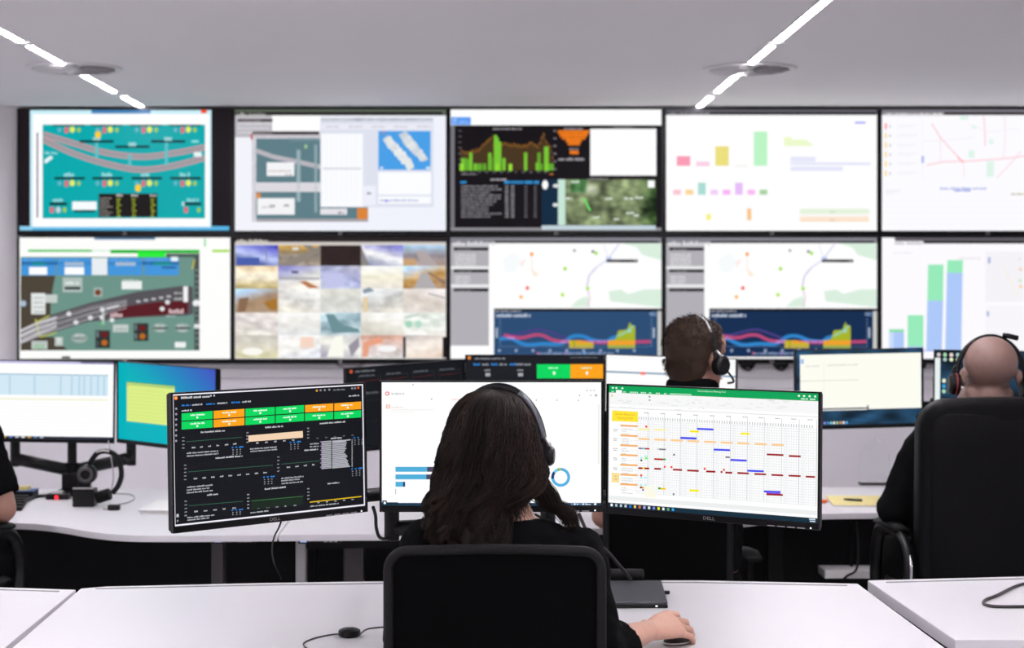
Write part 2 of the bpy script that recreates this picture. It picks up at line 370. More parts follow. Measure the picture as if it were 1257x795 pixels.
def pic_dark_dash():
    s = Scr(WW, WH, q4(35, 42, 1232, 722), '#161216'); rg = random.Random(11)
    s.r(35, 42, 1232, 130, '#ffffff'); s.r(35, 130, 58, 722, '#77757c'); s.r(35, 704, 1232, 722, '#8f8d92'); s.up()
    s.r(38, 84, 150, 128, '#5b9df0'); s.disc(60, 104, 12, 12, '#ffffff'); s.t(82, 110, 56, 12, '#a9cdf8'); s.t(275, 150, 165, 10, '#a09ca2'); s.t(680, 150, 110, 10, '#a09ca2'); s.t(960, 142, 110, 8, '#8c888f'); s.t(262, 434, 92, 12, '#b8b4ba'); s.t(815, 432, 120, 10, '#9a969c')
    prof = [(90, 270), (120, 285), (180, 270), (225, 240), (270, 190), (278, 250), (330, 235), (400, 240), (440, 250), (490, 232), (530, 250), (560, 175), (580, 230), (605, 260), (618, 350)]
    for k in range(88):
        x = 90 + k * 6; y = interp(prof, x) + rg.uniform(-8, 8); s.r(x, y, x + 5, 382, '#4d3a20'); s.r(x, y - 5, x + 6, y + 10, '#8f5f2a' if k % 2 else '#6f4a22')
    s.up()
    for x, y in ((95, 345), (105, 315), (120, 315), (132, 320), (150, 283), (175, 345), (190, 345), (205, 345), (228, 345), (258, 285), (265, 310), (290, 185), (300, 200), (314, 222), (338, 315), (374, 345), (461, 283), (528, 340), (537, 283), (548, 345), (575, 250), (583, 250), (600, 345), (612, 345)):
        s.r(x - 9, y, x + 9, 384, '#79c636' if rg.random() > .3 else '#62a82e')
    s.r(88, 345, 108, 386, '#a6e640'); s.r(285, 345, 312, 386, '#9fe63c'); s.r(365, 348, 385, 386, '#9fe63c'); s.r(570, 345, 592, 386, '#9fe63c')
    for k in range(7): s.t(80, 160 + k * 32, 18, 8, '#6a676d')
    for k in range(6): s.t(620, 160 + k * 43, 16, 10, '#8a878d')
    for k in range(12): s.t(105 + k * 42, 392, 18, 8, '#77747a')
    s.t(95, 404, 90, 8, '#8c898f'); s.r(597, 400, 618, 408, '#c0783a')
    for k, (a, b_) in enumerate(((645, 822), (655, 812), (668, 800), (690, 778), (700, 770))): s.r(a, 158 + k * 16, b_, 178 + k * 16, '#e8791c')
    s.r(712, 272, 762, 292, '#e8791c'); s.t(708, 262, 54, 10, '#8a878d'); s.t(648, 320, 155, 16, '#a5a2a8')
    for x in (650, 700, 750): s.t(x, 172, 40, 6, '#b05010'); s.t(x + 6, 196, 40, 6, '#b05010')
    s.r(828, 150, 1203, 412, '#ffffff')
    s.r(90, 444, 125, 456, '#2f8fd0'); s.r(340, 442, 372, 458, '#2f8fd0'); s.r(376, 442, 450, 458, '#2a7fb8'); s.r(456, 442, 500, 458, '#2f8fd0'); s.r(508, 442, 538, 458, '#2f8fd0')
    for k in range(11):
        y = 472 + k * 17; s.t(95, y, rg.uniform(150, 235), 10, '#8e8b91')
        for x in (345, 378): s.t(x, y, 22, 12, '#97949a')
        for x in (455, 508): s.t(x, y, 16, 10, '#6f6c72')
    s.r(552, 434, 645, 690, '#0e2a42'); s.up()
    def sat(p, q):
        n = noise.noise((p * 5, q * 4, 1.5)) ; m_ = noise.noise((p * 14, q * 10, 7)); g_ = .52 + .25 * n + .22 * m_
        r_, gg, bl = g_ * .92, g_ * 1.02, g_ * .74
        if p > .78: k = (p - .78) / .22; r_ -= .3 * k; gg -= .24 * k; bl -= .26 * k
        d = math.hypot((p - .34) * 1.9, q - .22); 
        if d < .18: r_, gg, bl = r_ + .5 * (1 - d / .18), gg + .48 * (1 - d / .18), bl + .5 * (1 - d / .18)
        if .12 < p < .3 and q < .3: r_ -= .25; gg -= .12; bl -= .15
        if p < .07: r_, gg, bl = .78, .9, .84
        return (r_, gg, bl)
    s.grid(645, 434, 1203, 690, 60, 30, sat); s.up()
    s.ln([(795, 540), (812, 580), (828, 610)], 12, '#6fdc6a'); s.disc(572, 464, 17, 26, '#ffffff'); s.r(1155, 440, 1193, 480, '#ffffff'); s.r(552, 692, 1200, 716, '#c3d4dc')
    s.disc(632, 470, 16, 10, '#e8e8e8'); s.disc(630, 577, 16, 10, '#e8e8e8')
    for x, y in ((720, 446), (915, 540), (1022, 540), (1082, 535), (842, 645), (962, 655), (1032, 622), (1075, 635), (690, 540)): s.t(x, y, rg.uniform(30, 60), 14, '#dfe8dc')
    return s
def pic_pastel_bars():
    s = Scr(WW, WH, q4(38, 50, 1220, 722), '#ffffff')
    s.r(38, 50, 1225, 80, '#605e66'); s.up(); s.r(44, 66, 1215, 78, '#151216'); s.t(55, 74, 230, 20, '#cfccd0'); s.up()
    for a, b_, c, d, col in ((98, 308, 174, 362, '#f99bb4'), (206, 338, 282, 364, '#fbd0e4'), (314, 253, 390, 362, '#ecdf7c'), (420, 360, 494, 368, '#f3f0ec'), (530, 172, 606, 362, '#bdf5c6'),
        (78, 494, 122, 522, '#f8c6d2'), (147, 494, 191, 522, '#fcd594'), (217, 455, 261, 522, '#a9dcd2'), (287, 494, 329, 522, '#f3cdf8'), (356, 494, 399, 522, '#f9b4f6'), (425, 456, 468, 522, '#e8bdfa'), (494, 494, 537, 522, '#fab9f4'), (563, 494, 606, 522, '#a9d3a2'),
        (264, 629, 290, 662, '#f9f07a'), (492, 598, 516, 664, '#fbc489'), (736, 312, 877, 340, '#e6e7fa'), (736, 343, 1185, 358, '#e6e7fa'), (736, 366, 1030, 390, '#e6e7fa'),
        (788, 600, 1178, 628, '#e5f3dc'), (788, 645, 1176, 672, '#fce4cc'), (788, 630, 1178, 643, '#fbf6f0'), (1097, 117, 1156, 128, '#a4a6f8')): s.r(a, b_, c, d, col)
    s.poly([(700, 202), (740, 202), (744, 216), (832, 218), (836, 234), (855, 236), (858, 252), (700, 252)], '#ecfacb')
    s.up(); s.t(960, 618, 30, 10, '#b5cfa6'); s.t(960, 663, 30, 10, '#d6b992')
    for x in range(110, 600, 36): s.t(x, 530, 18, 6, '#f2f0f2')
    for k in (438, 592): s.r(80, k, 612, k + 2, '#f6f5f7')
    return s
def pic_map_list():
    s = Scr(WW, WH, q4(45, 48, 1305, 755), '#fcfbff')
    s.r(45, 48, 1310, 64, '#7c7780'); s.up(); s.r(420, 64, 1310, 80, '#1b1519'); s.r(45, 64, 420, 80, '#8d8a90'); s.up(); s.t(65, 78, 350, 20, '#e3e1e4')
    for k in range(6): s.r(64, 128 + k * 55, 78, 162 + k * 55, ('#ff9aa2', '#ffe0a0')[k > 0]); s.t(140, 140 + k * 55, 120, 8, '#eeebf2'); s.t(140, 152 + k * 55, 90, 6, '#f2f0f5'); s.disc(97, 146 + k * 55, 6, 8, '#c9c6d0')
    s.r(285, 318, 298, 360, '#8f9cee'); s.r(288, 100, 291, 460, '#f2f0f6')
    for p, wd, c in (([(345, 130), (400, 215), (470, 290), (535, 357)], 7, '#fbc6cf'), ([(500, 325), (535, 357)], 9, '#ff9ca6'), ([(315, 372), (420, 352), (540, 350), (760, 336), (860, 325), (1000, 300), (1200, 290)], 7, '#fdc9d2'),
                     ([(655, 85), (662, 150), (665, 260)], 8, '#fad3de'), ([(780, 85), (785, 200), (775, 330)], 5, '#f6dfe6'), ([(735, 445), (795, 385), (880, 290)], 6, '#fcd9de'), ([(395, 215), (400, 360)], 5, '#f7e3ec'), ([(535, 357), (540, 440)], 4, '#f6dde6'), ([(560, 130), (680, 180), (860, 160)], 4, '#f2ebf4'), ([(300, 230), (400, 230), (600, 210)], 4, '#f2ecf4'), ([(950, 90), (980, 250), (1100, 430)], 5, '#f6dfe6')): s.ln(p, wd, c)
    for p in ((515, 85, 565, 108), (565, 285, 600, 330), (672, 350, 716, 440), (585, 140, 610, 160), (690, 220, 712, 250)): s.r(*p, '#dff5ea')
    s.up(); s.t(395, 508, 280, 14, '#a9b4ea'); s.t(480, 520, 105, 12, '#7c8ce0'); s.t(820, 540, 160, 12, '#b0ad80'); s.t(70, 520, 95, 8, '#e4e1ea'); s.t(70, 535, 60, 8, '#e4e1ea')
    for k in range(6): s.r(48, 580 + k * 34, 1300, 582 + k * 34, '#f3f1f7')
    s.r(1000, 600, 1250, 690, '#eef0ff')
    return s
def pic_track_plan():
    s = Scr(WW, WH, q4(30, 42, 1228, 722), '#fefefc'); rg = random.Random(5)
    s.r(35, 150, 1052, 676, '#6d9489'); s.r(455, 42, 800, 54, '#53799c'); s.r(78, 110, 1052, 122, '#39c24c'); s.r(440, 100, 546, 150, '#ffffff'); s.r(1124, 110, 1222, 124, '#a5de2e'); s.r(1078, 48, 1088, 92, '#7cd88c'); s.up()
    s.r(545, 115, 1052, 130, '#1cb52c'); s.r(700, 118, 860, 152, '#2cee3c'); s.r(862, 132, 1052, 152, '#4a5a56'); s.r(1022, 150, 1052, 672, '#4a5553'); s.up()
    s.poly([(35, 256), (232, 256), (218, 330), (206, 420), (205, 480), (36, 560)], '#4c4438'); s.poly([(36, 640), (150, 598), (220, 600), (300, 672), (36, 676)], '#4c4438')
    s.poly([(36, 560), (200, 478), (420, 410), (700, 345), (960, 312), (1015, 318), (1018, 470), (980, 480), (700, 490), (420, 515), (200, 580), (36, 645)], '#565358'); s.up()
    s.poly([(520, 470), (620, 430), (820, 402), (990, 398), (985, 466), (760, 482), (560, 492)], '#5a1c22')
    for k in range(6): s.ln([(36, 575 + k * 12), (200, 495 + k * 15), (440, 425 + k * 14), (640, 390 + k * 9)], 4, '#c9c7cc' if k % 2 else '#8d8b90')
    for k in range(3): s.ln([(36, 566 + k * 30), (120, 528 + k * 30), (240, 488 + k * 26)], 14, '#cfccd0')
    s.ln([(120, 500), (145, 600)], 8, '#c6cc5a'); s.ln([(150, 600), (240, 575)], 8, '#b9c055'); s.ln([(120, 520), (200, 480)], 8, '#b9c055'); s.up()
    for k in range(5): s.r(693 + k * 43, 395 - k * 7, 717 + k * 43, 406 - k * 7, '#c4c4c8')
    for x, y in ((310, 470), (350, 518), (432, 492), (500, 446), (498, 490), (555, 505), (840, 442), (870, 405)): s.disc(x, y, 14, 13, '#dfe2e2')
    s.ln([(520, 440), (595, 424)], 7, '#e8e8e8'); s.t(545, 475, 80, 26, '#d9bcc0'); s.t(878, 455, 88, 26, '#d9bcc0'); s.r(960, 316, 986, 404, '#f0f2f2'); s.t(908, 352, 50, 14, '#b8bcbc'); s.t(908, 385, 50, 14, '#b8bcbc')
    s.r(500, 455, 510, 530, '#c8d0cc'); s.r(490, 520, 506, 532, '#58c850'); s.up()
    for x0 in (40, 244, 532, 738):
        s.r(x0, 156, x0 + 196, 254, '#4496dc'); s.t(x0 + 10, 168, 120, 10, '#9ccdf2')
    s.r(40, 176, 935, 196, '#275f9a'); s.up()
    s.r(100, 184, 178, 196, '#13947a'); s.r(285, 180, 395, 200, '#a9bcd2'); s.r(575, 180, 690, 200, '#a9bcd2'); s.r(790, 182, 890, 196, '#13947a'); s.r(838, 204, 920, 216, '#2a5f96'); s.r(440, 156, 528, 252, '#e8eef2'); s.r(84, 208, 186, 250, '#ffffff'); s.r(286, 208, 396, 250, '#ffffff'); s.r(890, 150, 930, 175, '#e8f2fa')
    s.r(96, 354, 176, 472, '#e2e6e4'); s.r(176, 362, 244, 408, '#c6cecb'); s.r(275, 266, 386, 348, '#b3c1bc'); s.r(610, 286, 724, 332, '#eef2f0'); s.t(620, 284, 90, 16, '#c4cfca'); s.r(450, 322, 500, 374, '#9fb0aa'); s.up()
    for k in range(4): s.t(110, 380 + k * 26, 60, 8, '#93a09c')
    s.r(285, 318, 376, 334, '#24292a'); s.t(290, 296, 80, 16, '#e9eeec'); s.disc(475, 350, 17, 17, '#7c3a20'); s.ln([(1010, 220), (1025, 165)], 8, '#c9b52c')
    s.r(230, 600, 276, 650, '#b9c3bf'); s.disc(254, 624, 14, 18, '#ffffff'); s.disc(370, 606, 46, 28, '#9fb0aa'); s.r(330, 600, 410, 612, '#24292a'); s.t(342, 590, 52, 12, '#d9e0de')
    for x, y in ((502, 612), (720, 572)):
        s.r(x - 42, y - 50, x + 42, y + 50, '#2c3332'); s.r(x - 38, y - 44, x - 22, y - 10, '#78868a'); s.r(x - 38, y + 8, x - 22, y + 40, '#78868a')
    s.up()
    for x, y in ((512, 586), (728, 550)): s.disc(x, y, 18, 17, '#6e1a1c'); s.disc(x, y + 46, 18, 17, '#b8691f')
    s.r(560, 530, 648, 572, '#c3ccc8'); s.t(572, 556, 64, 12, '#8d9995')
    for x in (828, 955): s.disc(x, 548, 44, 26, '#98aaa4'); s.r(x - 42, 544, x + 44, 556, '#24292a'); s.t(x - 26, 536, 54, 12, '#dfe5e3'); s.r(x - 20, 562, x + 22, 570, '#c7d0cc')
    s.r(912, 628, 974, 660, '#eef2f0'); s.r(98, 622, 188, 668, '#c3ccc8'); s.t(108, 635, 70, 10, '#98aaa0'); s.r(110, 645, 172, 662, '#8cc08e')
    s.disc(1035, 410, 22, 18, '#f6f8f8'); s.r(1022, 528, 1056, 552, '#eceeee'); s.disc(52, 412, 16, 18, '#a8bcd6')
    s.t(860, 482, 60, 10, '#a9bab4'); s.r(270, 708, 318, 720, '#14181a')
    for k in range(14): s.r(1030, 222 + k * 32, 1046, 228 + k * 32, '#8d9a98')
    return s
def pic_cameras():
    s = Scr(WW, WH, q4(42, 42, 1232, 710), '#e9e5e0')
    s.r(38, 42, 1232, 66, '#2a2224'); s.r(40, 66, 1232, 80, '#cfc8c4'); s.up(); s.t(50, 62, 190, 22, '#cfccc4')
    def mk(top, mid, low, seed, amp=.12, diag=0.0):
        def fn(p, q):
            qq = q + diag * (p - .5); c = [a + (b_ - a) * min(1, qq * 2) for a, b_ in zip(top, mid)] if qq < .5 else [a + (b_ - a) * min(1, qq * 2 - 1) for a, b_ in zip(mid, low)]
            n = noise.noise((p * 4 + seed * 3.1, q * 5, seed)) * amp + noise.noise((p * 11, q * 12 + seed, seed * 2)) * amp * .6
            return tuple(k + n for k in c)
        return fn
    X = (45, 285, 524, 752, 990, 1230); Y = (84, 198, 324, 456, 580, 705)
    W_, G, C = (1, .99, .98), (.86, .85, .84), (.95, .93, .88)
    T = [[((.40, .42, .82), (.76, .80, .98), (.30, .36, .62)), ((.84, .66, .30), (.55, .51, .47), (.66, .60, .54)), ((.2, .14, .14), (.19, .14, .14), (.2, .15, .15)), ((.55, .55, .82), (1, 1, 1), (.60, .62, .72)), ((.70, .84, .95), (.58, .55, .58), (.72, .62, .56))],
         [((.97, .86, .70), (1, .96, .88), (.74, .66, .42)), ((.62, .62, .84), (.86, .86, .86), (1, .97, .93)), ((.72, .72, .82), (.68, .70, .86), (.80, .82, .93)), ((1, 1, 1), (.97, .95, .86), (.92, .90, .86)), ((.80, .88, .98), (.80, .62, .36), (.66, .52, .38))],
         [((.74, .84, .96), (.66, .54, .42), (.70, .60, .50)), ((.98, .98, .96), G, C), ((.9, .9, .86), (.84, .84, .82), (.88, .88, .86)), ((.95, .96, .97), (.80, .80, .79), (.90, .88, .84)), ((.96, .93, .92), (.86, .82, .78), (.90, .87, .84))],
         [((.93, .90, .88), (.88, .85, .84), (.92, .90, .86)), (W_, (.93, .92, .90), (.90, .91, .91)), ((.82, .92, .96), (.55, .66, .70), (.84, .90, .92)), (W_, (.93, .92, .88), (.84, .82, .78)), ((.93, .95, .92), (.90, .93, .90), (.99, .98, .95))],
         [((.82, .80, .76), (.86, .84, .78), (.86, .84, .66)), (W_, (.96, .95, .93), (.92, .93, .96)), ((.84, .84, .84), (.97, .97, .93), (.70, .68, .74)), ((.86, .66, .58), (.90, .82, .80), (.84, .83, .82)), ((.84, .80, .78), (1, .96, .92), (.92, .84, .78))]]
    for j in range(5):
        for i in range(5):
            a, b_, c = T[j][i]; amp = .02 if (i, j) == (2, 0) else (.16 if (i + j) % 2 else .09)
            s.grid(X[i], Y[j], X[i + 1], Y[j + 1], 18, 12, mk(a, b_, c, i * 5 + j + 1, amp, ((i + j) % 3 - 1) * .5))
    s.up()
    s.poly([(1062, 120), (1110, 112), (1190, 198), (1095, 198)], '#b3a6a6'); s.r(990, 160, 1060, 198, '#c9a276'); s.ln([(210, 90), (222, 170)], 6, '#8088a0'); s.r(50, 152, 180, 190, '#4a5fae')
    s.poly([(420, 84), (470, 84), (524, 130), (524, 150)], '#8a8078'); s.poly([(285, 198), (524, 84), (524, 120), (380, 198)], '#8f867c'); s.r(365, 95, 400, 112, '#dedad4')
    s.poly([(530, 235), (650, 240), (660, 310), (560, 322)], '#c3c6ea'); s.poly([(405, 285), (440, 280), (522, 320), (460, 322)], '#bb7a4e'); s.r(290, 262, 520, 274, '#a9a9b0'); s.r(360, 225, 400, 240, '#5a5a88')
    s.poly([(1050, 324), (1090, 240), (1130, 240), (1180, 324)], '#b3aeb0'); s.ln([(1130, 235), (1225, 290)], 7, '#53536a'); s.poly([(200, 400), (278, 375), (278, 445), (240, 440)], '#a9762c'); s.poly([(62, 378), (120, 370), (100, 450), (60, 455)], '#8a6a52')
    s.poly([(552, 462), (600, 465), (640, 520), (740, 545), (745, 565), (590, 568)], '#6e9198'); s.poly([(760, 330), (800, 315), (830, 335), (770, 352)], '#8a9aa8'); s.r(765, 370, 790, 450, '#e8cfa0')
    s.poly([(765, 620), (860, 585), (880, 620), (800, 640), (790, 700), (760, 700)], '#eaa284'); s.r(410, 590, 485, 650, '#f6d6c4'); s.poly([(680, 640), (740, 590), (745, 640), (700, 700)], '#9a94a0')
    s.poly([(600, 590), (650, 582), (655, 700), (560, 700)], '#fbfbf0'); s.ln([(1000, 485), (1080, 465)], 5, '#7aa58c'); s.disc(1022, 520, 22, 20, '#a6d6bc'); s.disc(1075, 520, 20, 22, '#b5dcc8'); s.disc(140, 670, 60, 22, '#fbf9f0'); s.disc(900, 655, 55, 18, '#f8f8f8')
    s.r(990, 590, 1005, 705, '#1c1618'); s.r(1213, 590, 1232, 705, '#1c1618'); s.poly([(752, 84), (752, 198), (800, 198)], '#8a8684'); s.ln([(1130, 350), (1228, 375)], 5, '#7f8284')
    return s
def pic_map_chart(navy='#2b4c74'):
    s = Scr(WW, WH, q4(40, 35, 1228, 700), '#ffffff')
    s.r(40, 35, 1230, 66, '#84838c'); s.r(40, 66, 256, 628, '#b2b0b6'); s.r(284, 424, 1228, 440, '#15151a'); s.r(284, 440, 1206, 690, navy); s.r(1206, 432, 1228, 696, '#c9cac6'); s.up()
    s.r(290, 54, 1212, 64, '#0f0d10'); s.t(52, 68, 240, 26, '#dcdbde')
    for y in (90, 210, 315): s.r(58, y, 254, y + 16, '#0d0c0e'); s.t(78, y + 14, 80, 12, '#a9a7ac')
    for k in range(5): s.t(64, 128 + k * 14, 120, 10, '#dedde0')
    for k in range(3): s.t(64, 250 + k * 15, 90, 10, '#dedde0')
    s.r(42, 192, 254, 208, '#ececee'); s.r(42, 292, 254, 308, '#ececee')
    for p in (((1010, 66), (1228, 66), (1228, 160), (1120, 130), (1090, 90)), ((930, 330), (1000, 320), (1040, 345), (1130, 320), (1228, 318), (1228, 418), (940, 385)), ((715, 415), (760, 375), (812, 356), (830, 415))): s.poly(p, '#dbefdf')
    s.poly([(330, 160), (400, 110), (440, 170), (400, 230), (350, 225)], '#f8fbfc'); s.poly([(430, 170), (470, 150), (440, 200)], '#fdebe6'); s.poly([(490, 200), (540, 240), (510, 250)], '#fcecd8'); s.up()
    s.ln([(990, 70), (925, 155), (860, 200), (820, 245), (808, 310), (826, 370), (810, 416)], 9, '#dcdcf4'); s.ln([(860, 200), (820, 245), (808, 300)], 6, '#c6b4dc'); s.ln([(815, 320), (826, 370), (810, 416)], 6, '#f9cfcf'); s.ln([(497, 126), (500, 210)], 4, '#fde4d2'); s.ln([(900, 70), (930, 150)], 5, '#dfe2f8'); s.r(918, 140, 945, 160, '#a9b6ee'); s.up()
    for x, y, c in ((497, 126, '#ff9b28'), (473, 312, '#ff4a3a'), (437, 361, '#ffb428'), (685, 206, '#a8e018'), (671, 349, '#b4ea1c'), (812, 314, '#a8e61c'), (860, 121, '#9fe01c')): s.disc(x, y, 10, 11, c)
    s.disc(738, 106, 8, 8, '#8d8c94'); s.disc(842, 112, 8, 8, '#4c4c54'); s.r(918, 155, 1095, 171, '#161418'); s.up(); s.t(930, 168, 70, 8, '#98969c'); s.disc(1080, 163, 5, 5, '#c0bec4')
    s.t(290, 438, 150, 12, '#98989e'); s.t(298, 462, 195, 18, '#c3cede')
    def ln2(pts, wd, col): s.ln([tuple(v)[:2] for v in spline([(x, y, 0) for x, y in pts], 6)], wd, col)
    ln2([(330, 570), (400, 570), (480, 550), (550, 540), (620, 560), (700, 590)], 12, '#4a3f86'); ln2([(315, 592), (380, 588), (430, 612), (480, 624), (560, 618), (660, 618), (720, 580), (780, 576), (850, 600), (920, 605), (950, 585), (1000, 575), (1040, 545), (1070, 520)], 20, '#2f86cc'); s.up()
    ln2([(340, 570), (400, 582), (450, 584), (510, 570), (560, 572), (620, 598), (700, 606), (900, 610), (1168, 606)], 18, '#bb4a78'); ln2([(360, 582), (400, 586)], 12, '#c58cd0'); ln2([(660, 608), (720, 606)], 14, '#b894dc'); ln2([(810, 607), (925, 607)], 14, '#b084d0')
    s.up(); s.poly([(708, 642), (708, 600), (770, 598), (845, 612), (845, 642)], '#c9b52a'); s.poly([(926, 642), (926, 602), (970, 592), (985, 545), (1035, 540), (1050, 498), (1058, 515), (1080, 520), (1080, 642)], '#a8b52a'); s.up()
    s.poly([(752, 616), (752, 600), (800, 602), (840, 614)], '#f09838'); s.poly([(926, 625), (926, 600), (1080, 598), (1080, 625)], '#efa02e'); s.r(735, 600, 739, 640, '#8a6a2c'); s.r(1040, 540, 1058, 556, '#9fd6c0'); s.ln([(985, 575), (1035, 550), (1070, 520)], 10, '#8fd0b0')
    s.r(325, 632, 1170, 634, '#6c86a8')
    for k in range(9): s.disc(315 + k * 95, 655, 9, 9, '#8fa3c0')
    s.t(528, 670, 430, 12, '#8ea2c4'); s.r(526, 663, 534, 676, '#e0405c'); s.r(790, 663, 798, 676, '#5ab0ee'); s.r(688, 663, 696, 676, '#c05ce0')
    for x in (300, 1185): s.r(x - 5, 530, x + 5, 585, '#b5c0d0')
    s.ring(1172, 455, 6, 10, '#9fb4d0'); s.ring(1190, 455, 6, 10, '#7fa4d0')
    for x in (318, 1172):
        for k in range(9): s.r(x - 3, 480 + k * 18, x + 4, 488 + k * 18, '#6c86a8')
    return s
def pic_stacked_bars():
    s = Scr(WW, WH, q4(40, 35, 1300, 740), '#fdfbff'); Gn, Bl = '#98ebbb', '#adc9f9'
    s.r(120, 35, 1300, 56, '#5f5b62'); s.r(290, 56, 1300, 70, '#131015'); s.up(); s.t(120, 66, 165, 22, '#c9c6cc')
    s.r(85, 568, 175, 586, '#8ee0ae'); s.r(85, 586, 175, 690, Bl); s.r(196, 486, 291, 668, Gn); s.r(194, 668, 290, 690, Bl); s.poly([(318, 192), (411, 192), (409, 402), (314, 402)], Gn); s.poly([(314, 402), (409, 402), (401, 690), (308, 690)], Bl)
    s.poly([(434, 166), (528, 166), (525, 240), (431, 240)], Gn); s.poly([(431, 240), (525, 240), (517, 690), (420, 690)], Bl); s.r(40, 690, 620, 696, '#8f9cf0'); s.r(525, 676, 620, 694, '#a9c4fb'); s.r(85, 586, 112, 690, '#d4e2fc')
    s.t(110, 124, 120, 10, '#ebe6ec'); s.t(500, 156, 140, 12, '#e4e2e4'); s.r(660, 115, 1300, 410, '#f5f3f8'); s.r(660, 430, 1300, 700, '#f8f6fa'); s.up(); s.r(678, 150, 690, 186, '#8fa0d8'); s.r(670, 462, 682, 494, '#a0aedd')
    s.ln([(760, 190), (800, 270), (860, 380)], 6, '#f8efd8'); s.ln([(950, 120), (1050, 250), (1250, 300)], 6, '#f8efd8'); s.disc(865, 160, 6, 6, '#cfe0c0'); s.disc(870, 220, 8, 8, '#ffbe70'); s.disc(872, 320, 8, 8, '#ffc050'); s.disc(868, 285, 8, 8, '#b4e8a0')
    return s
def pic_grid_sheet():       # left far monitor
    s = Scr(.527, .2965, q4(0, 0, 1000, 560), '#ffffff')
    s.r(0, 0, 1000, 16, '#c9c4ea'); s.r(760, 0, 1000, 12, '#24225a'); s.r(0, 545, 1000, 560, '#16233a'); s.r(0, 90, 960, 245, '#d3e9f5'); s.up()
    for x in (150, 240, 420, 610, 690, 745, 780, 830, 880, 925): s.r(x, 92, x + 14, 243, '#bcd9ea')
    s.r(0, 92, 960, 100, '#a9c3d6'); s.r(0, 270, 960, 280, '#f0efcc')
    for k in range(10): s.r(0, 300 + k * 24, 960, 302 + k * 24, '#f0f0f4')
    for k in range(7): s.r(200 + k * 45, 548, 225 + k * 45, 558, ('#d8b04a', '#5a8ad0', '#c8c8d8', '#e8e8e8')[k % 4])
    return s
def pic_teal():
    s = Scr(.527, .2965, q4(0, 0, 1000, 560), '#00a8be')
    s.grid(0, 0, 1000, 560, 24, 14, lambda p, q: (0 + .27 * max(0, p - q * .9) , .70 - .38 * max(0, p - q * .8) ** 1.2, .74 + .02 * p)); s.up()
    s.r(90, 140, 1000 * .59, 425, '#dcee86'); s.r(90, 135, 590, 160, '#2b9a6c'); s.up(); s.r(92, 160, 115, 175, '#f0d040')
    for k in range(9): s.r(92, 190 + k * 26, 590, 192 + k * 26, '#cde078')
    return s
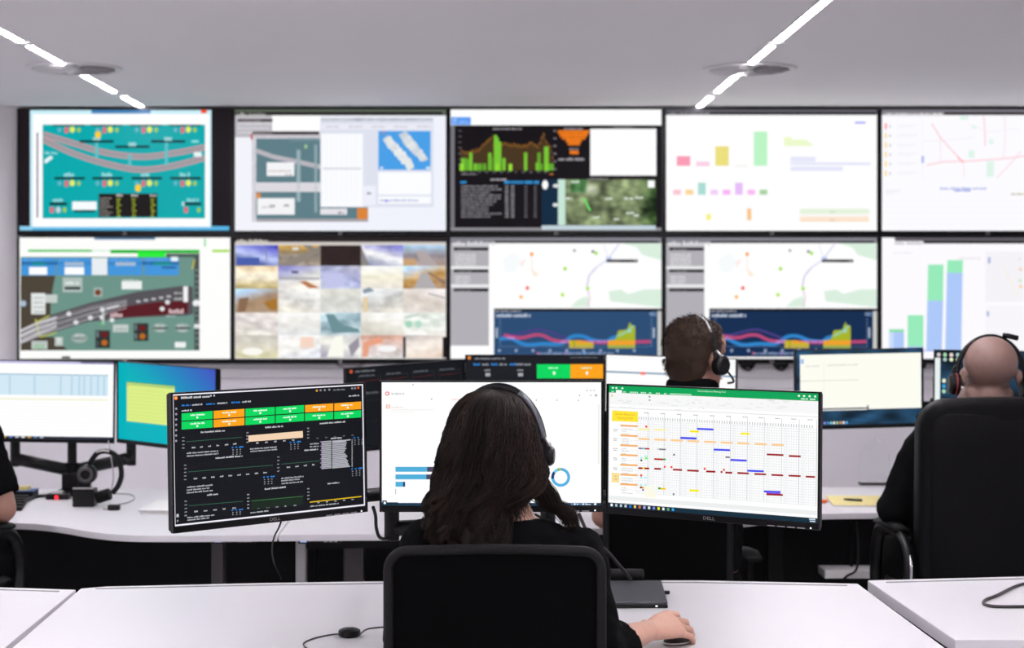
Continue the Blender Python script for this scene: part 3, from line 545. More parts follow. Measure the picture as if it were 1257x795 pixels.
def pic_left_front():
    s = Scr(.527, .2965, [(33, 78), (990, 22), (1000, 637), (46, 742)], '#f6f4ff')
    D = '#17181d'; s.uv([(.006, .010), (.994, .010), (.994, .988), (.006, .988)], D); s.up()
    Gn, Og = '#08d860', '#ffa51a'
    top = [(78, 172), (238, 158), (397, 147), (549, 137), (696, 127), (843, 118), (983, 108)]; mid = [(78, 214), (238, 203), (397, 192), (549, 180), (696, 170), (843, 161), (983, 152)]; bot = [(78, 258), (238, 247), (397, 235), (549, 224), (696, 213), (843, 203), (983, 194)]
    for i in range(6):
        for a, b_, c in ((top, mid, (Gn, Og, Gn, Gn, Og, Og)[i]), (mid, bot, (Gn, Og, Gn, Gn, Gn, Gn)[i])):
            s.poly([(a[i][0] + 2, a[i][1] + 2), (a[i + 1][0] - 3, a[i + 1][1] + 2), (b_[i + 1][0] - 3, b_[i + 1][1] - 3), (b_[i][0] + 2, b_[i][1] - 3)], c)
    s.up()
    for i in range(6):
        for a in (top, mid): x = (a[i][0] + a[i + 1][0]) / 2; y = (a[i][1] + a[i + 1][1]) / 2; s.t(x - 34, y + 17, 68, 9, '#e8fff0'); s.r(x - 4, y + 24, x + 5, y + 33, '#f4fff8')
    s.disc(51, 96, 9, 10, '#f8842a'); s.disc(51, 96, 4, 5, '#fff0c0'); s.t(76, 95, 138, 11, '#d6d8dc'); s.r(222, 80, 229, 88, '#c8cad0'); s.r(238, 79, 246, 87, '#c8cad0')
    for x, y, L, c in ((80, 133, 42, '#2f86e0'), (132, 130, 50, '#c4c6cc'), (202, 126, 46, '#2f86e0'), (258, 122, 50, '#c4c6cc'), (328, 118, 44, '#2f86e0'), (382, 114, 44, '#c4c6cc'), (80, 160, 50, '#d0d2d6'), (840, 52, 64, '#80838a'), (918, 82, 58, '#c4c6cc')): s.t(x, y, L, 9, c)
    for x, y, c in ((757, 56, '#e0a040'), (776, 54, '#8a8c92'), (797, 53, '#8a8c92'), (820, 51, '#8a8c92'), (935, 44, '#8a8c92'), (950, 43, '#8a8c92'), (966, 41, '#f0642a')): s.disc(x, y, 6, 6, c)
    for k in range(7): s.disc(53, 150 + k * 27, 5, 6, '#9a9ca4')
    s.r(56, 680, 68, 695, '#c8c8cc'); s.disc(62, 714, 4, 6, '#9a9ca4')
    for x, y, L in ((176, 268, 116), (498, 243, 92), (772, 222, 136), (250, 398, 130), (496, 554, 106), (812, 526, 62), (208, 584, 60), (828, 298, 58), (694, 358, 74)): s.t(x, y, L, 9, '#c8cace')
    # panels: (left x, axis line y at left, right x, y drift), axis labels
    for x0, x1, yt, yl, nl in ((85, 382, 290, 316, 4), (95, 537, 430, 468, 5), (560, 780, 388, 428, 5), (98, 386, 612, 638, 5)):
        sl = -(x1 - x0) * .078
        for k in range(9): xx = x0 + 20 + (x1 - x0 - 20) * k / 8; dy = sl * k / 8; s.ln([(xx, yt + dy - 10), (xx, yt + dy + 70)], 1.2, '#24262c')
        for k in range(5): s.ln([(x0 + 18, yt + k * 16), (x1, yt + sl + k * 16)], 1.2, '#222429')
        s.up(); s.ln([(x0 + 18, yl), (x1, yl + sl)], 2.2, '#3a6a50')
        for k in range(nl): s.t(x0 - 2, yt + 4 + k * 18, 13, 7, '#9a9ca2')
        n_ = int((x1 - x0 - 40) / 42)
        for k in range(n_): s.t(x0 + 46 + k * (x1 - x0 - 50) / n_, yt + 58 + sl * (k + .5) / n_ + (16 if x1 == 537 else 0), 18, 8, '#c0c2c8')
    for x in (1,): pass
    s.poly([(413, 284), (686, 260), (687, 294), (414, 316)], '#f4d4b4')
    for k in range(4): s.t(403, 270 + k * 16, 11, 7, '#9a9ca2'); s.t(708, 247 + k * 16, 11, 7, '#9a9ca2')
    for k in range(5): s.t(452 + k * 45, 322 - k * 4, 16, 8, '#c0c2c8'); s.t(755 + k * 44, 297 - k * 4, 14, 7, '#70727a')
    for x, y, L in ((106, 374, 150), (106, 388, 150), (422, 352, 136), (424, 364, 140), (108, 545, 122), (106, 559, 110), (106, 573, 124), (578, 500, 118), (578, 512, 98), (580, 526, 116), (110, 698, 130), (110, 710, 104), (424, 673, 90), (724, 641, 150), (722, 326, 50), (722, 340, 46)): s.t(x, y, L, 8, '#b4b6bc')
    for x, y in ((330, 345), (620, 318), (488, 494), (330, 660), (930, 452), (942, 294)):
        for j, L in ((0, 11), (19, 11), (36, 22)):
            if x + j < 975: s.t(x + j, y - j * .08, L, 8, '#2f8ff0')
            for k in range(2 if y > 600 else 3): s.t(x + j + 4, y + 12 + k * 11 - j * .08, 7, 6, '#a4a6ac')
    for k in range(20):
        y = 313 + k * 7.1; L = (52, 70, 74, 70, 70, 66, 72, 66, 64, 60, 68, 74, 76, 70, 74, 80, 78, 82, 84, 90)[k]
        s.r(780, y, 830, y + .4, '#b8b9c2'); s.r(834, y - 4, 834 + L, y - (3.6 + L * .078 - 4), '#b8b9c2')
        if k % 3 == 0: s.r(774, y, 779, y + 5, '#b070c8')
        s.t(932, y - 9, 7, 5, '#c4c6cc')
    s.ln([(836, 315), (926, 304)], 5, '#b8b9c2'); s.ln([(937, 300), (938, 440)], 1, '#3a3c42')
    s.poly([(428, 615), (686, 590), (687, 632), (428, 660)], '#1c2a20'); s.ln([(428, 614), (688, 590)], 3, '#3f7a44')
    for k in range(5): s.t(408, 582 + k * 17, 13, 7, '#b0b2b8'); s.t(460 + k * 45, 652 - k * 4, 16, 7, '#c0c2c8'); s.t(760 + k * 43, 622 - k * 4, 14, 7, '#c0c2c8')
    for k in range(4): s.t(709, 552 + k * 17, 13, 7, '#b0b2b8')
    s.ln([(722, 620), (982, 591)], 5, '#d6b21c')
    return s
def pic_center_front():
    s = Scr(.527, .2965, q4(50, 52, 1115, 652), '#ffffff')
    s.r(50, 640, 1115, 652, '#1d3f58'); s.up(); s.r(50, 637, 128, 652, '#153348'); s.r(52, 628, 74, 652, '#0f4a5c'); s.up(); s.disc(64, 640, 6, 7, '#ffffff')
    s.ring(77, 107, 6, 10, '#ea3c3c'); s.disc(81, 107, 6, 9, '#ea3c3c', a0=-90, a1=90); s.word('RUBLICK', 96, 112, 9, '#7a8890', sq=1.3)
    s.frame(71, 161, 90, 179, 3, '#f0946c'); s.r(75, 168, 86, 171, '#f6b898'); s.t(96, 174, 58, 5, '#e6cfc4'); s.t(96, 186, 210, 3, '#e4dcd8'); s.t(96, 196, 110, 3, '#ece8e4')
    s.disc(202, 64, 3, 3, '#8f9f96'); s.disc(292, 134, 3, 3, '#8f8f8f'); s.t(390, 135, 52, 5, '#f4c6bc'); s.t(390, 144, 48, 3, '#f0dcd4')
    for x, y in ((1046, 92), (1064, 92), (1080, 92), (1010, 116), (1064, 116), (1004, 140), (900, 139), (800, 139)): s.disc(x, y, 3, 3, '#9a9ca0')
    s.r(1084, 110, 1096, 121, '#b8bcc0'); s.r(55, 130, 1110, 131, '#f0f0f0'); s.r(1100, 160, 1106, 450, '#e8efe4')
    for y, x1, x2 in ((464, 270, 330), (501, 266, 330), (537, 153, 163)): s.r(116, y, x1, y + 24, '#4fb0dc'); s.r(x1, y, x2, y + 24, '#4b4660' if x2 > 200 else '#1c3c7c')
    s.r(116, 572, 118, 597, '#5c6068')
    s.ring(919, 515, 32, 46, '#54b2e4', -88, 170, 30); s.ring(919, 515, 32, 46, '#173c72', 170, 218, 8); s.ring(919, 515, 32, 46, '#7cc8ea', 218, 250, 6); s.ring(919, 515, 32, 46, '#54b06c', 250, 258, 2); s.ring(919, 515, 32, 46, '#b8c04c', 258, 272, 3)
    s.t(945, 541, 14, 4, '#4fa070')
    for k in range(6): s.r(968 + k * 14, 642, 978 + k * 14, 650, ('#4a9ad8', '#e8f0f6', '#c8d8e4')[k % 3])
    s.t(1040, 647, 30, 7, '#c8d4de'); s.disc(1087, 646, 7, 5, '#ffffff')
    return s
def pic_right_front():
    s = Scr(.527, .2965, [(40, 47), (1103, 98), (1093, 738), (38, 640)], '#ffffff')
    def gy(x, y, dx): return y + dx * .052
    s.uv([(0, 0), (1, 0), (1, .058), (0, .058)], '#0ba55a'); s.uv([(0, .058), (1, .058), (1, .155), (0, .155)], '#f7f8f7'); s.uv([(0, .058), (1, .058), (1, .061), (0, .061)], '#c9b27a'); s.uv([(0, .178), (1, .178), (1, .183), (0, .183)], '#dcdedc'); s.uv([(0, .962), (1, .962), (1, 1), (0, 1)], '#17303f'); s.uv([(0, .905), (1, .905), (1, .94), (0, .94)], '#eef0f0'); s.up()
    s.word('Service Resource Planning Tool', 556, 86, 8, '#e8fff0', cx=True)
    s.uv([(.035, .036), (.065, .036), (.065, .062), (.035, .062)], '#ffffff')
    for u, L in ((.012, .014), (.072, .02), (.105, .045), (.16, .03), (.2, .017), (.235, .025), (.275, .015), (.305, .11)):
        for k in range(max(2, int(L / .007))): s.uv([(u + k * .007, .044), (u + k * .007 + .005, .044), (u + k * .007 + .005, .055), (u + k * .007, .055)], '#c8f0d8')
    for u in (.014, .032, .062): s.uv([(u, .013), (u + .01, .013), (u + .01, .026), (u, .026)], '#e4fff0')
    for u in (.907, .93, .955, .98): s.uv([(u, .016), (u + .009, .016), (u + .009, .03), (u, .03)], '#f4fff8')
    s.t(1012, 122, 36, 8, '#e4fff0'); s.t(1058, 124, 26, 8, '#e4fff0')
    for k in range(60): s.t(55 + s.rng.random() * 960, 100 + s.rng.random() * 50 + 20, s.rng.choice((10, 20, 40)), 4, '#dfe2e0')
    s.disc(54, 98, 4, 6, '#e8c860'); s.disc(243, 105, 5, 4, '#7a9a88'); s.disc(243, 122, 5, 4, '#7a9a88')
    # calendar grid
    gu0, gu1, gv0, gv1 = .138, .990, .205, .865
    n = 76
    for k in range(n + 1): u = gu0 + (gu1 - gu0) * k / n; s.uv([(u, gv0 + .06), (u + .0009, gv0 + .06), (u + .0009, gv1), (u, gv1)], '#cfd3d6')
    for k in range(11):
        u = .147 + k * .0795
        if u + .024 < .99: s.uv([(u + .050, gv0), (u + .052, gv0), (u + .052, gv1), (u + .050, gv1)], '#c4c7cb'); s.uv([(u + .060, gv0 + .07), (u + .078, gv0 + .07), (u + .078, gv1), (u + .060, gv1)], '#f7f8f9')
    for k in range(30): v = gv0 + .075 + (gv1 - gv0 - .075) * k / 29; s.uv([(.055 if k % 4 == 0 else gu0, v), (gu1, v), (gu1, v + .0018), (.055 if k % 4 == 0 else gu0, v + .0018)], '#cdd1d4')
    s.up()
    for k in range(70):
        u = gu0 + .012 + k * .0119
        if u < .985: s.uv([(u, .245), (u + .003, .245), (u + .003, .268), (u, .268)], '#a9acb0')
    for k in range(11): s.t(215 + k * 83, 184 + k * 4.2, 26, 5, '#a4a7ab')
    s.poly([(56, 170), (185, 178), (185, 229), (54, 222)], '#fde73a'); s.up()
    s.word('Service Resource', 120, 194, 9.5, '#e89a1c', cx=True, sq=1.12); s.word('Planning 2020', 120, 213, 9.5, '#e89a1c', cx=True, sq=1.12)
    for y in (240, 288, 336, 383, 431, 479, 526): s.poly([(97, y), (184, y + 5), (184, y + 14), (97, y + 9)], '#f6b26b')
    for k in range(28):
        if k % 4: s.t(104, 248 + k * 12, s.rng.choice((26, 40, 60)), 4, '#b9bbbf')
    for y in (262, 308, 356, 402, 450): s.t(62, y, 24, 5, '#a9abb0'); s.t(64, y + 8, 20, 5, '#a9abb0')
    s.poly([(55, 474), (93, 477), (92, 523), (54, 520)], '#fbe29a'); s.t(62, 490, 24, 5, '#b8a060'); s.t(62, 505, 24, 5, '#b8a060')
    def b(x0, x1, y, h, c): s.poly([(x0, y), (x1, y + (x1 - x0) * .055), (x1, y + (x1 - x0) * .055 + h), (x0, y + h)], c)
    BL, DR, PO, YE, RD, GY = '#4a50f0', '#a01818', '#fdcf96', '#fff000', '#ff4020', '#8a8088'
    for k, x in enumerate((187, 267, 350, 433, 517, 601, 686, 773, 860)): b(x, x + (58, 60, 60, 60, 62, 62, 62, 62, 62)[k], 305 + k * 4.7, 10, PO)
    b(187, 245, 258, 8, '#fdf0a0'); b(267, 328, 262, 8, '#fdf0a0'); b(222, 232, 246, 10, RD); b(482, 566, 260, 10, BL); b(446, 492, 272, 10, YE); b(702, 748, 286, 10, YE); b(398, 480, 303, 11, BL); b(567, 649, 363, 10, BL); b(651, 734, 415, 10, BL); b(736, 820, 469, 10, BL); b(820, 905, 572, 10, BL)
    b(188, 208, 353, 8, GY); b(208, 220, 354, 8, '#5cc8f0'); b(220, 243, 355, 8, '#c03820'); b(282, 292, 358, 8, '#c8d0dc'); b(292, 325, 359, 8, GY); b(362, 371, 386, 9, '#6a6468'); b(626, 648, 402, 8, GY); b(568, 576, 374, 8, '#b8f0e8')
    b(836, 921, 391, 9, DR); b(948, 1009, 400, 9, DR); b(267, 312, 406, 9, '#b83020'); b(312, 325, 408, 9, '#22a83c'); b(220, 234, 401, 10, '#7cf06c'); b(196, 208, 400, 8, '#b0ece4'); b(198, 207, 411, 9, '#3a3438'); b(218, 232, 391, 8, '#b4f0e8')
    for x0, x1, y in ((187, 242, 449), (267, 300, 453), (361, 407, 459), (432, 491, 464), (528, 575, 470), (601, 611, 474), (625, 660, 477), (686, 745, 480), (772, 832, 486), (859, 919, 492), (947, 1008, 497), (1034, 1081, 503)): b(x0, x1, y, 9, DR)
    s.up(); b(208, 219, 450, 9, '#ffd800'); b(302, 311, 455, 8, '#a8e8f0')
    for x, y in ((315, 444), (349, 446), (516, 456), (613, 463), (197, 484)): b(x, x + 10, y, 10, RD)
    for x, y in ((197, 495), (219, 497), (196, 531), (218, 532)): b(x, x + 10, y, 9, '#a8ecec')
    b(196, 207, 543, 9, '#8a2018'); b(207, 217, 545, 9, '#ffc800'); b(207, 216, 556, 8, '#7038c0'); b(287, 299, 549, 9, '#18a040'); b(299, 324, 551, 9, '#ffd000'); b(444, 491, 561, 10, '#fff400'); b(360, 369, 579, 9, '#7a7078'); b(833, 917, 587, 9, DR); b(833, 905, 583, 4, '#8a48d8')
    s.poly([(220, 540), (262, 542), (262, 570), (275, 572), (275, 600), (220, 597)], '#fdfbe8')
    s.t(98, 622, 75, 6, '#b4b8b8'); 
    for k, c in enumerate(('#ffffff', '#b8c4cc', '#c8d0d8', '#c8d0d8', '#2f6fd0', '#f0d060', '#e06a4a', '#b0b0e8', '#e8eef4', '#8088e0', '#fff000', '#f4f4f4', '#6aa878', '#38a8e8')):
        u = .012 + k * .0235; s.uv([(u, .970), (u + .011, .970), (u + .011, .992), (u, .992)], c)
    s.uv([(.962, .967), (.99, .967), (.99, .978), (.962, .978)], '#c8d8e8'); s.uv([(.965, .983), (.99, .983), (.99, .993), (.965, .993)], '#c8d8e8')
    return s
def pic_dark_small():
    s = Scr(.527, .2965, q4(0, 0, 1000, 560), '#15171b')
    s.disc(36, 20, 14, 14, '#c0542c'); s.t(70, 22, 170, 16, '#6f7378')
    for k in range(4):
        x = 90 + k * 230; s.frame(x, 62, x + 195, 190, 3, '#33373c'); s.t(x + 10, 55, 130, 12, '#5f646a'); s.t(x + 10, 178, 170, 14, '#5c6066'); s.ln([(x + 10, 95), (x + 185, 90)], 2, '#7a2f2c')
        s.frame(x, 230, x + 195, 380, 3, '#2c3035')
    return s
def pic_dark_boxes():
    s = Scr(.527, .2965, q4(0, 0, 1000, 560), '#1b1d22')
    s.disc(20, 15, 13, 13, '#e08030'); s.t(60, 20, 230, 14, '#8c9096'); s.t(760, 12, 200, 12, '#5c6066')
    for x, c, L in ((50, '#2f7cc8', 50), (115, '#8c9096', 60), (180, '#2f7cc8', 60), (240, '#8c9096', 60), (315, '#2f7cc8', 50), (365, '#8c9096', 110)): s.t(x, 62, L, 18, c)
    s.r(515, 62, 760, 165, '#08d860'); s.r(762, 62, 1000, 165, '#ffa51a'); s.up()
    for x in (150, 390): s.t(x - 20, 105, 50, 14, '#8c9096'); s.r(x - 12, 125, x + 24, 150, '#a4a8ae')
    for x in (640, 880): s.t(x - 40, 88, 80, 12, '#c8ffd8'); s.r(x - 6, 115, x + 10, 138, '#f0fff4')
    s.t(260, 198, 40, 16, '#8c9096'); s.t(720, 198, 90, 14, '#8c9096'); s.frame(20, 205, 120, 300, 5, '#44484e'); s.t(540, 220, 20, 22, '#9a9ea4')
    return s
def pic_white_sheet():
    s = Scr(.527, .2965, q4(0, 0, 1000, 560), '#ffffff')
    s.r(0, 120, 1000, 133, '#7c98b4'); s.up(); s.r(270, 118, 310, 140, '#ff7a6a'); s.r(0, 20, 1000, 24, '#e8ecf2')
    for k in range(6): s.r(0, 190 + k * 50, 1000, 193 + k * 50, '#eceff3')
    s.disc(480, 300, 16, 16, '#a8ccea'); s.r(0, 545, 1000, 560, '#18324a')
    return s
def pic_mail_sheet():
    s = Scr(.527, .2965, q4(52, 95, 575, 415), '#1b3346')
    s.grid(52, 95, 575, 415, 30, 18, lambda p, q: tuple(k * (1 + .9 * noise.noise((p * 6, q * 9, 3))) for k in (.12, .24, .34))); s.up()
    s.r(68, 112, 572, 350, '#fdfdf2'); s.r(68, 325, 350, 352, '#fdfdf6'); s.up(); s.r(68, 342, 352, 348, '#3a4650'); s.r(345, 332, 350, 352, '#33404c'); s.r(165, 140, 167, 330, '#ecece4'); s.t(90, 160, 60, 8, '#e2e0d8'); s.r(68, 222, 310, 225, '#d9d9d0'); s.t(180, 158, 130, 8, '#dcdcd2'); s.r(70, 130, 84, 150, '#a8c4f0')
    for k, c in enumerate(('#9a8ae0', '#4a9ad8', '#8ad0d8', '#f0f0e8', '#a8d8b0', '#f0a040', '#e8e8f0', '#6ab0e8')): s.disc(168 + k * 13, 405, 5, 6, c)
    return s
def pic_icon_wall():
    s = Scr(.527, .2965, q4(603, 90, 1110, 385), '#16303f')
    s.grid(603, 90, 1110, 385, 26, 16, lambda p, q: tuple(k * (1 + 1.0 * noise.noise((p * 5, q * 8, 9))) for k in (.10, .20, .28))); s.up()
    s.r(603, 118, 622, 330, '#e8f2f0')
    for r_ in range(5):
        for c_ in range(9 if r_ < 2 else 4):
            x, y = 616 + c_ * 23, (106, 124, 207, 228, 248)[r_]; s.disc(x + (20 if r_ > 1 else 0), y, 7, 8, ('#d8c8c4', '#a8c8c0', '#3aa0d8', '#e8d8d0', '#b8c8a8', '#a8d8b0', '#e8ecc8')[(r_ * 3 + c_ * 5) % 7])
    return s
# ------------------------------------------------------------------ the room
XL, XR, YB = -3.9, 4.9, -3.0
def struct(name, mb, m, **k): return tag(mb.build(name, m, **k), kind='structure')
struct('floor', MB().bb(XL - .1, XR + .1, YB - .1, WALL + .1, -.1, 0), 'carpet')
ceiling = struct('ceiling', MB().bb(XL - .1, XR + .1, YB - .1, WALL + .1, CEIL, CEIL + .1), 'ceiling')
wall_back = struct('wall_back', MB().bb(XL - .1, XR + .1, WALL, WALL + .1, 0, CEIL), 'wall')
struct('wall_left', MB().bb(XL - .1, XL, YB, WALL, 0, CEIL), 'wall')
struct('wall_right', MB().bb(XR, XR + .1, YB, WALL, 0, CEIL), 'wall')
struct('wall_front', MB().bb(XL, XR, YB - .1, YB, 0, CEIL), 'wall')
struct('baseboard_left', MB().bb(XL, XL + .015, YB, WALL - .02, 0, .09), 'darkgrey')
struct('baseboard_right', MB().bb(XR - .015, XR, YB, WALL - .02, 0, .09), 'darkgrey')
for z0, z1 in ((0, .925), (.930, .985), (.990, 1.045), (1.050, 1.11)):
    MB().bb(XL + .01, XR - .01, WALL - .018, WALL, z0, z1).build('wall_panel', 'panel', wall_back, bevel=.0015, seg=1)

# ceiling light strips, diffusers
runs = {'left': -1.94, 'right': 1.25}
SEG = [(-2.5, 7.22), (7.36, 7.95), (8.28, 9.06), (9.32, 9.78)]
names = ['longest strip, reaching over the desks', 'short strip between the round plate and the air diffuser', 'strip just behind the air diffuser', 'last short strip above the video wall']
for side, x in runs.items():
    for i, (a, b_) in enumerate(SEG):
        t = thing('light_strip', (x, a, CEIL), 'white ceiling light, %s-hand run, %s' % (side, names[i]), 'light', 'ceiling light strips')
        MB().bb(x - .012, x + .012, a, b_, CEIL - .006, CEIL - .001).build('diffuser', 'lamp', t, bevel=.003)
        MB().bb(x - .022, x - .017, a, b_, CEIL - .005, CEIL).bb(x + .017, x + .022, a, b_, CEIL - .005, CEIL).build('rim', 'white', t)
    y0 = 7.285
    tag(MB().cyl((x, y0, CEIL - .006), (x, y0, CEIL), .045, n=24).build('ceiling_plate', 'white', bevel=.002), 'small round white plate in the %s-hand run of ceiling lights' % side, 'plate', 'small round ceiling plates')
    vx, vy, vr = (-1.919, 8.09, .225) if side == 'left' else (1.276, 8.12, .225)
    t = thing('air_diffuser', (vx, vy, CEIL), 'round white air diffuser crossed by the %s-hand run of ceiling lights' % side, 'air vent', 'round air diffusers')
    rg = MB(); N = 40
    prof = [(vr, 0), (vr, -.006), (vr - .012, -.012), (vr - .032, -.008), (vr - .036, 0)]
    vs = []; fs = []
    for k in range(N):
        q = 2 * math.pi * k / N
        for (r, z) in prof: vs.append((vx + r * math.cos(q), vy + r * math.sin(q), CEIL + z - .0005))
    for k in range(N):
        for j in range(5): fs.append((k * 5 + j, k * 5 + (j + 1) % 5, ((k + 1) % N) * 5 + (j + 1) % 5, ((k + 1) % N) * 5 + j))
    rg.add(vs, fs).build('ring', 'white', t, smooth=True)
    MB().cyl((vx, vy, CEIL - .002), (vx, vy, CEIL - .0008), vr - .036, n=40).build('opening_shade', 'vent', t)  # flat grey disc paints the shade inside the diffuser
    MB().cyl((vx, vy, CEIL - .012), (vx, vy, CEIL - .002), .016, n=24).build('hub', 'white', t)
    blade = None
    for k in range(16):
        q = 2 * math.pi * k / 16
        if blade is None:
            mb = MB(); Rm = Matrix.Rotation(.5, 3, 'X'); mb.box((.112, 0, -.008), (.15, .022, .0015), Rm)
            blade = mb.build('blade', 'white', t, world=False); o = blade
        else:
            o = blade.copy(); COL.objects.link(o); o.parent = t
        o.rotation_euler = (0, 0, q)

# ------------------------------------------------------------------ the video wall
WD = [('railway diagram on a teal ground between black side bars', pic_rail_map), ('open windows around a blue picture of two white machines', pic_windows), ('dark dashboard with green bars and an aerial map', pic_dark_dash),
      ('white page of pastel bar charts', pic_pastel_bars), ('pale street map beside a list', pic_map_list),
      ('grey-green track plan with curving lines and a dark red block', pic_track_plan), ('five by five grid of camera pictures', pic_cameras), ('map over navy line chart, directly right of the camera grid', pic_map_chart),
      ('map over navy line chart, partly behind the brown-haired man', lambda: pic_map_chart('#122d52')), ('four tall green and blue stacked bars', pic_stacked_bars)]
KW = F / 9.79
for i, (txt, fn) in enumerate(WD):
    c, r = i % 5, i // 5
    x = (153.0 + 264.8 * c - CX) / KW; zl = CAMZ - ((208.6, 365.8)[r] - CY) / KW; z = zl - .012
    t = thing('wall_display', (x, 9.79, z - .364), '%s wall screen: %s' % (('upper', 'lower')[r], txt), 'screen', 'screens of the video wall')
    MB().bb(x - .6155, x + .6155, 9.805, WALL - .0005, z - .363, z + .363).build('housing', 'black', t, bevel=.004)
    a, b_, h = .6165, .6045, WH / 2
    fr = MB().bb(x - a, x - b_, 9.788, 9.806, z - .3645, z + .3645).bb(x + b_, x + a, 9.788, 9.806, z - .3645, z + .3645)
    fr.bb(x - b_, x + b_, 9.788, 9.806, zl + h + .0005, z + .3645).bb(x - b_, x + b_, 9.788, 9.806, z - .3645, zl - h - .0005).build('bezel', 'bezel', t)
    s = fn(); o = s.build(t, 0, zl - (z - .364)); o.location = (0, .012, 0)
    MB().tube([(x + .0085 * math.cos(q), 9.787, z - .352 + .0085 * math.sin(q)) for q in [2 * math.pi * k / 16 for k in range(16)]], .0018, n=6, closed=True).build('ring_mark', 'silver', t)
# brackets and cables hanging below the wall screens
for px in (918, 959, 1128):
    p = P(px, 449, 9.84)
    t = thing('cable_bracket', (p.x, p.y, p.z), 'black cable bracket under the wall screens, %s' % {918: 'left of the pair beside the dark-haired man', 959: 'right of the pair beside the dark-haired man', 1128: 'behind the monitor near the bald man'}[px], 'bracket', 'brackets below the video wall')
    mb = MB(); mb.box(p, (.07, .05, .02)); mb.build('plate', 'black', t, bevel=.004)
    MB().tube(spline([p + Vector((-.05, 0, .03)), p + Vector((-.03, 0, -.01)), p + Vector((.01, -.01, -.02)), p + Vector((.05, 0, .03))], 6), .007, 8).build('cable', 'matte', t, smooth=True)
p = [P(405, 440, 9.86), P(418, 450, 9.85), P(432, 452, 9.85), P(446, 447, 9.86), P(458, 440, 9.86)]
tag(MB().tube(spline(p, 6), .006, 8).build('hanging_cable', 'grey', smooth=True), 'grey cable drooping below the wall screen of camera pictures', 'cable')

# ------------------------------------------------------------------ monitors
def rotm(yaw, tilt, roll): return Matrix.Rotation(math.radians(yaw), 3, 'Z') @ Matrix.Rotation(math.radians(tilt), 3, 'X') @ Matrix.Rotation(math.radians(roll), 3, 'Y')
MONS = {}
def monitor(pos, yaw, tilt, roll, fn, label, group, brand=False, lights=False):
    t = thing('monitor', pos, label, 'monitor', group); t.rotation_euler = rotm(yaw, tilt, roll).to_euler()
    W_, H_ = .538, .316; zc = .0058                       # centre of the lit area above the centre of the frame
    k = dict(world=False)
    lx, lz0, lz1 = .2635, zc - .14825, zc + .14825
    fr = MB().bb(-W_ / 2, -lx - .0003, -.003, .010, -H_ / 2, H_ / 2).bb(lx + .0003, W_ / 2, -.003, .010, -H_ / 2, H_ / 2)
    fr.bb(-lx, lx, -.003, .010, lz1 + .0003, H_ / 2).bb(-lx, lx, -.003, .010, -H_ / 2, lz0 - .0003)
    fr.build('bezel', 'bezel', t, bevel=.001, seg=1, **k)
    MB().bb(-.267, .267, .0101, .026, -.156, .156).bb(-.12, .12, .0262, .045, -.10, .08).build('back_cover', 'black', t, bevel=.005, **k)
    s = fn(); o = s.build(t, 0, zc); o.location = (0, .002, 0)
    if brand:
        vs, ts = glyphs('DELL'); h = .0078; wd = max(p[0] for p in vs); mb = MB()
        mb.add([((p[0] - wd / 2) * h / .72 * 1.25, -.0036, -H_ / 2 + .0045 + p[1] * h / .72) for p in vs], ts); tag(mb.build('lettering', 'grey', t, **k), label='grey DELL lettering on the lower bezel')
    if lights:
        for j in range(4):
            MB().box((W_ / 2 - .115 + j * .024, -.0036, -H_ / 2 + .0025), (.018, .001, .002)).build('button', 'grey', t, **k)
        MB().box((W_ / 2 - .02, -.0036, -H_ / 2 + .004), (.003, .001, .003)).build('power_light', 'led_white', t, **k)
    MB().box((0, .052, 0), (.11, .014, .11)).build('mounting_plate', 'black', t, bevel=.002, **k)
    return t
GF, GB = 'three monitors in front of the woman', 'monitors on the far desks'
monitor((-.487, 4.014, 1.112), 39.6, -.9, -.5, pic_left_front, 'monitor with a dark dashboard of green and orange boxes, left of the long-haired woman', GF, True, True)
monitor((.026, 4.110, 1.123), 0, 1.6, 0, pic_center_front, 'monitor with a white page and blue ring chart, directly behind the long-haired woman\'s head', GF, True, True)
monitor((.541, 4.039, 1.110), -29.3, .1, .5, pic_right_front, 'monitor with a green-topped planning spreadsheet, right of the long-haired woman', GF, True, True)
monitor((-1.678, 6.58, 1.069), 1.3, 1.1, .9, pic_grid_sheet, 'far monitor with a pale blue table, cut off by the left edge of the photo', GB)
monitor((-1.189, 6.456, 1.058), -36.3, 1.4, 1.6, pic_teal, 'far monitor with a teal desktop and a yellow-green note window', GB)
monitor((-.277, 6.47, 1.062), 36, 1, -2.2, pic_dark_small, 'far monitor with dim dark panels, turned to face right', GB)
monitor((.209, 6.60, 1.09), 0, 1, 0, pic_dark_boxes, 'far dark monitor with one green and one orange box, above the woman\'s monitor', GB)
monitor((.742, 6.721, 1.08), -23.2, 1.3, 1.1, pic_white_sheet, 'far white monitor behind the dark-haired man\'s head', GB)
monitor((1.505, 6.792, 1.106), 10, .7, -.7, pic_mail_sheet, 'far monitor with a cream window over a blue desktop, above the glass award', GB)
monitor((2.03, 6.62, 1.105), -14, .7, .5, pic_icon_wall, 'far monitor with rows of small icons, beside the bald man\'s head', GB)

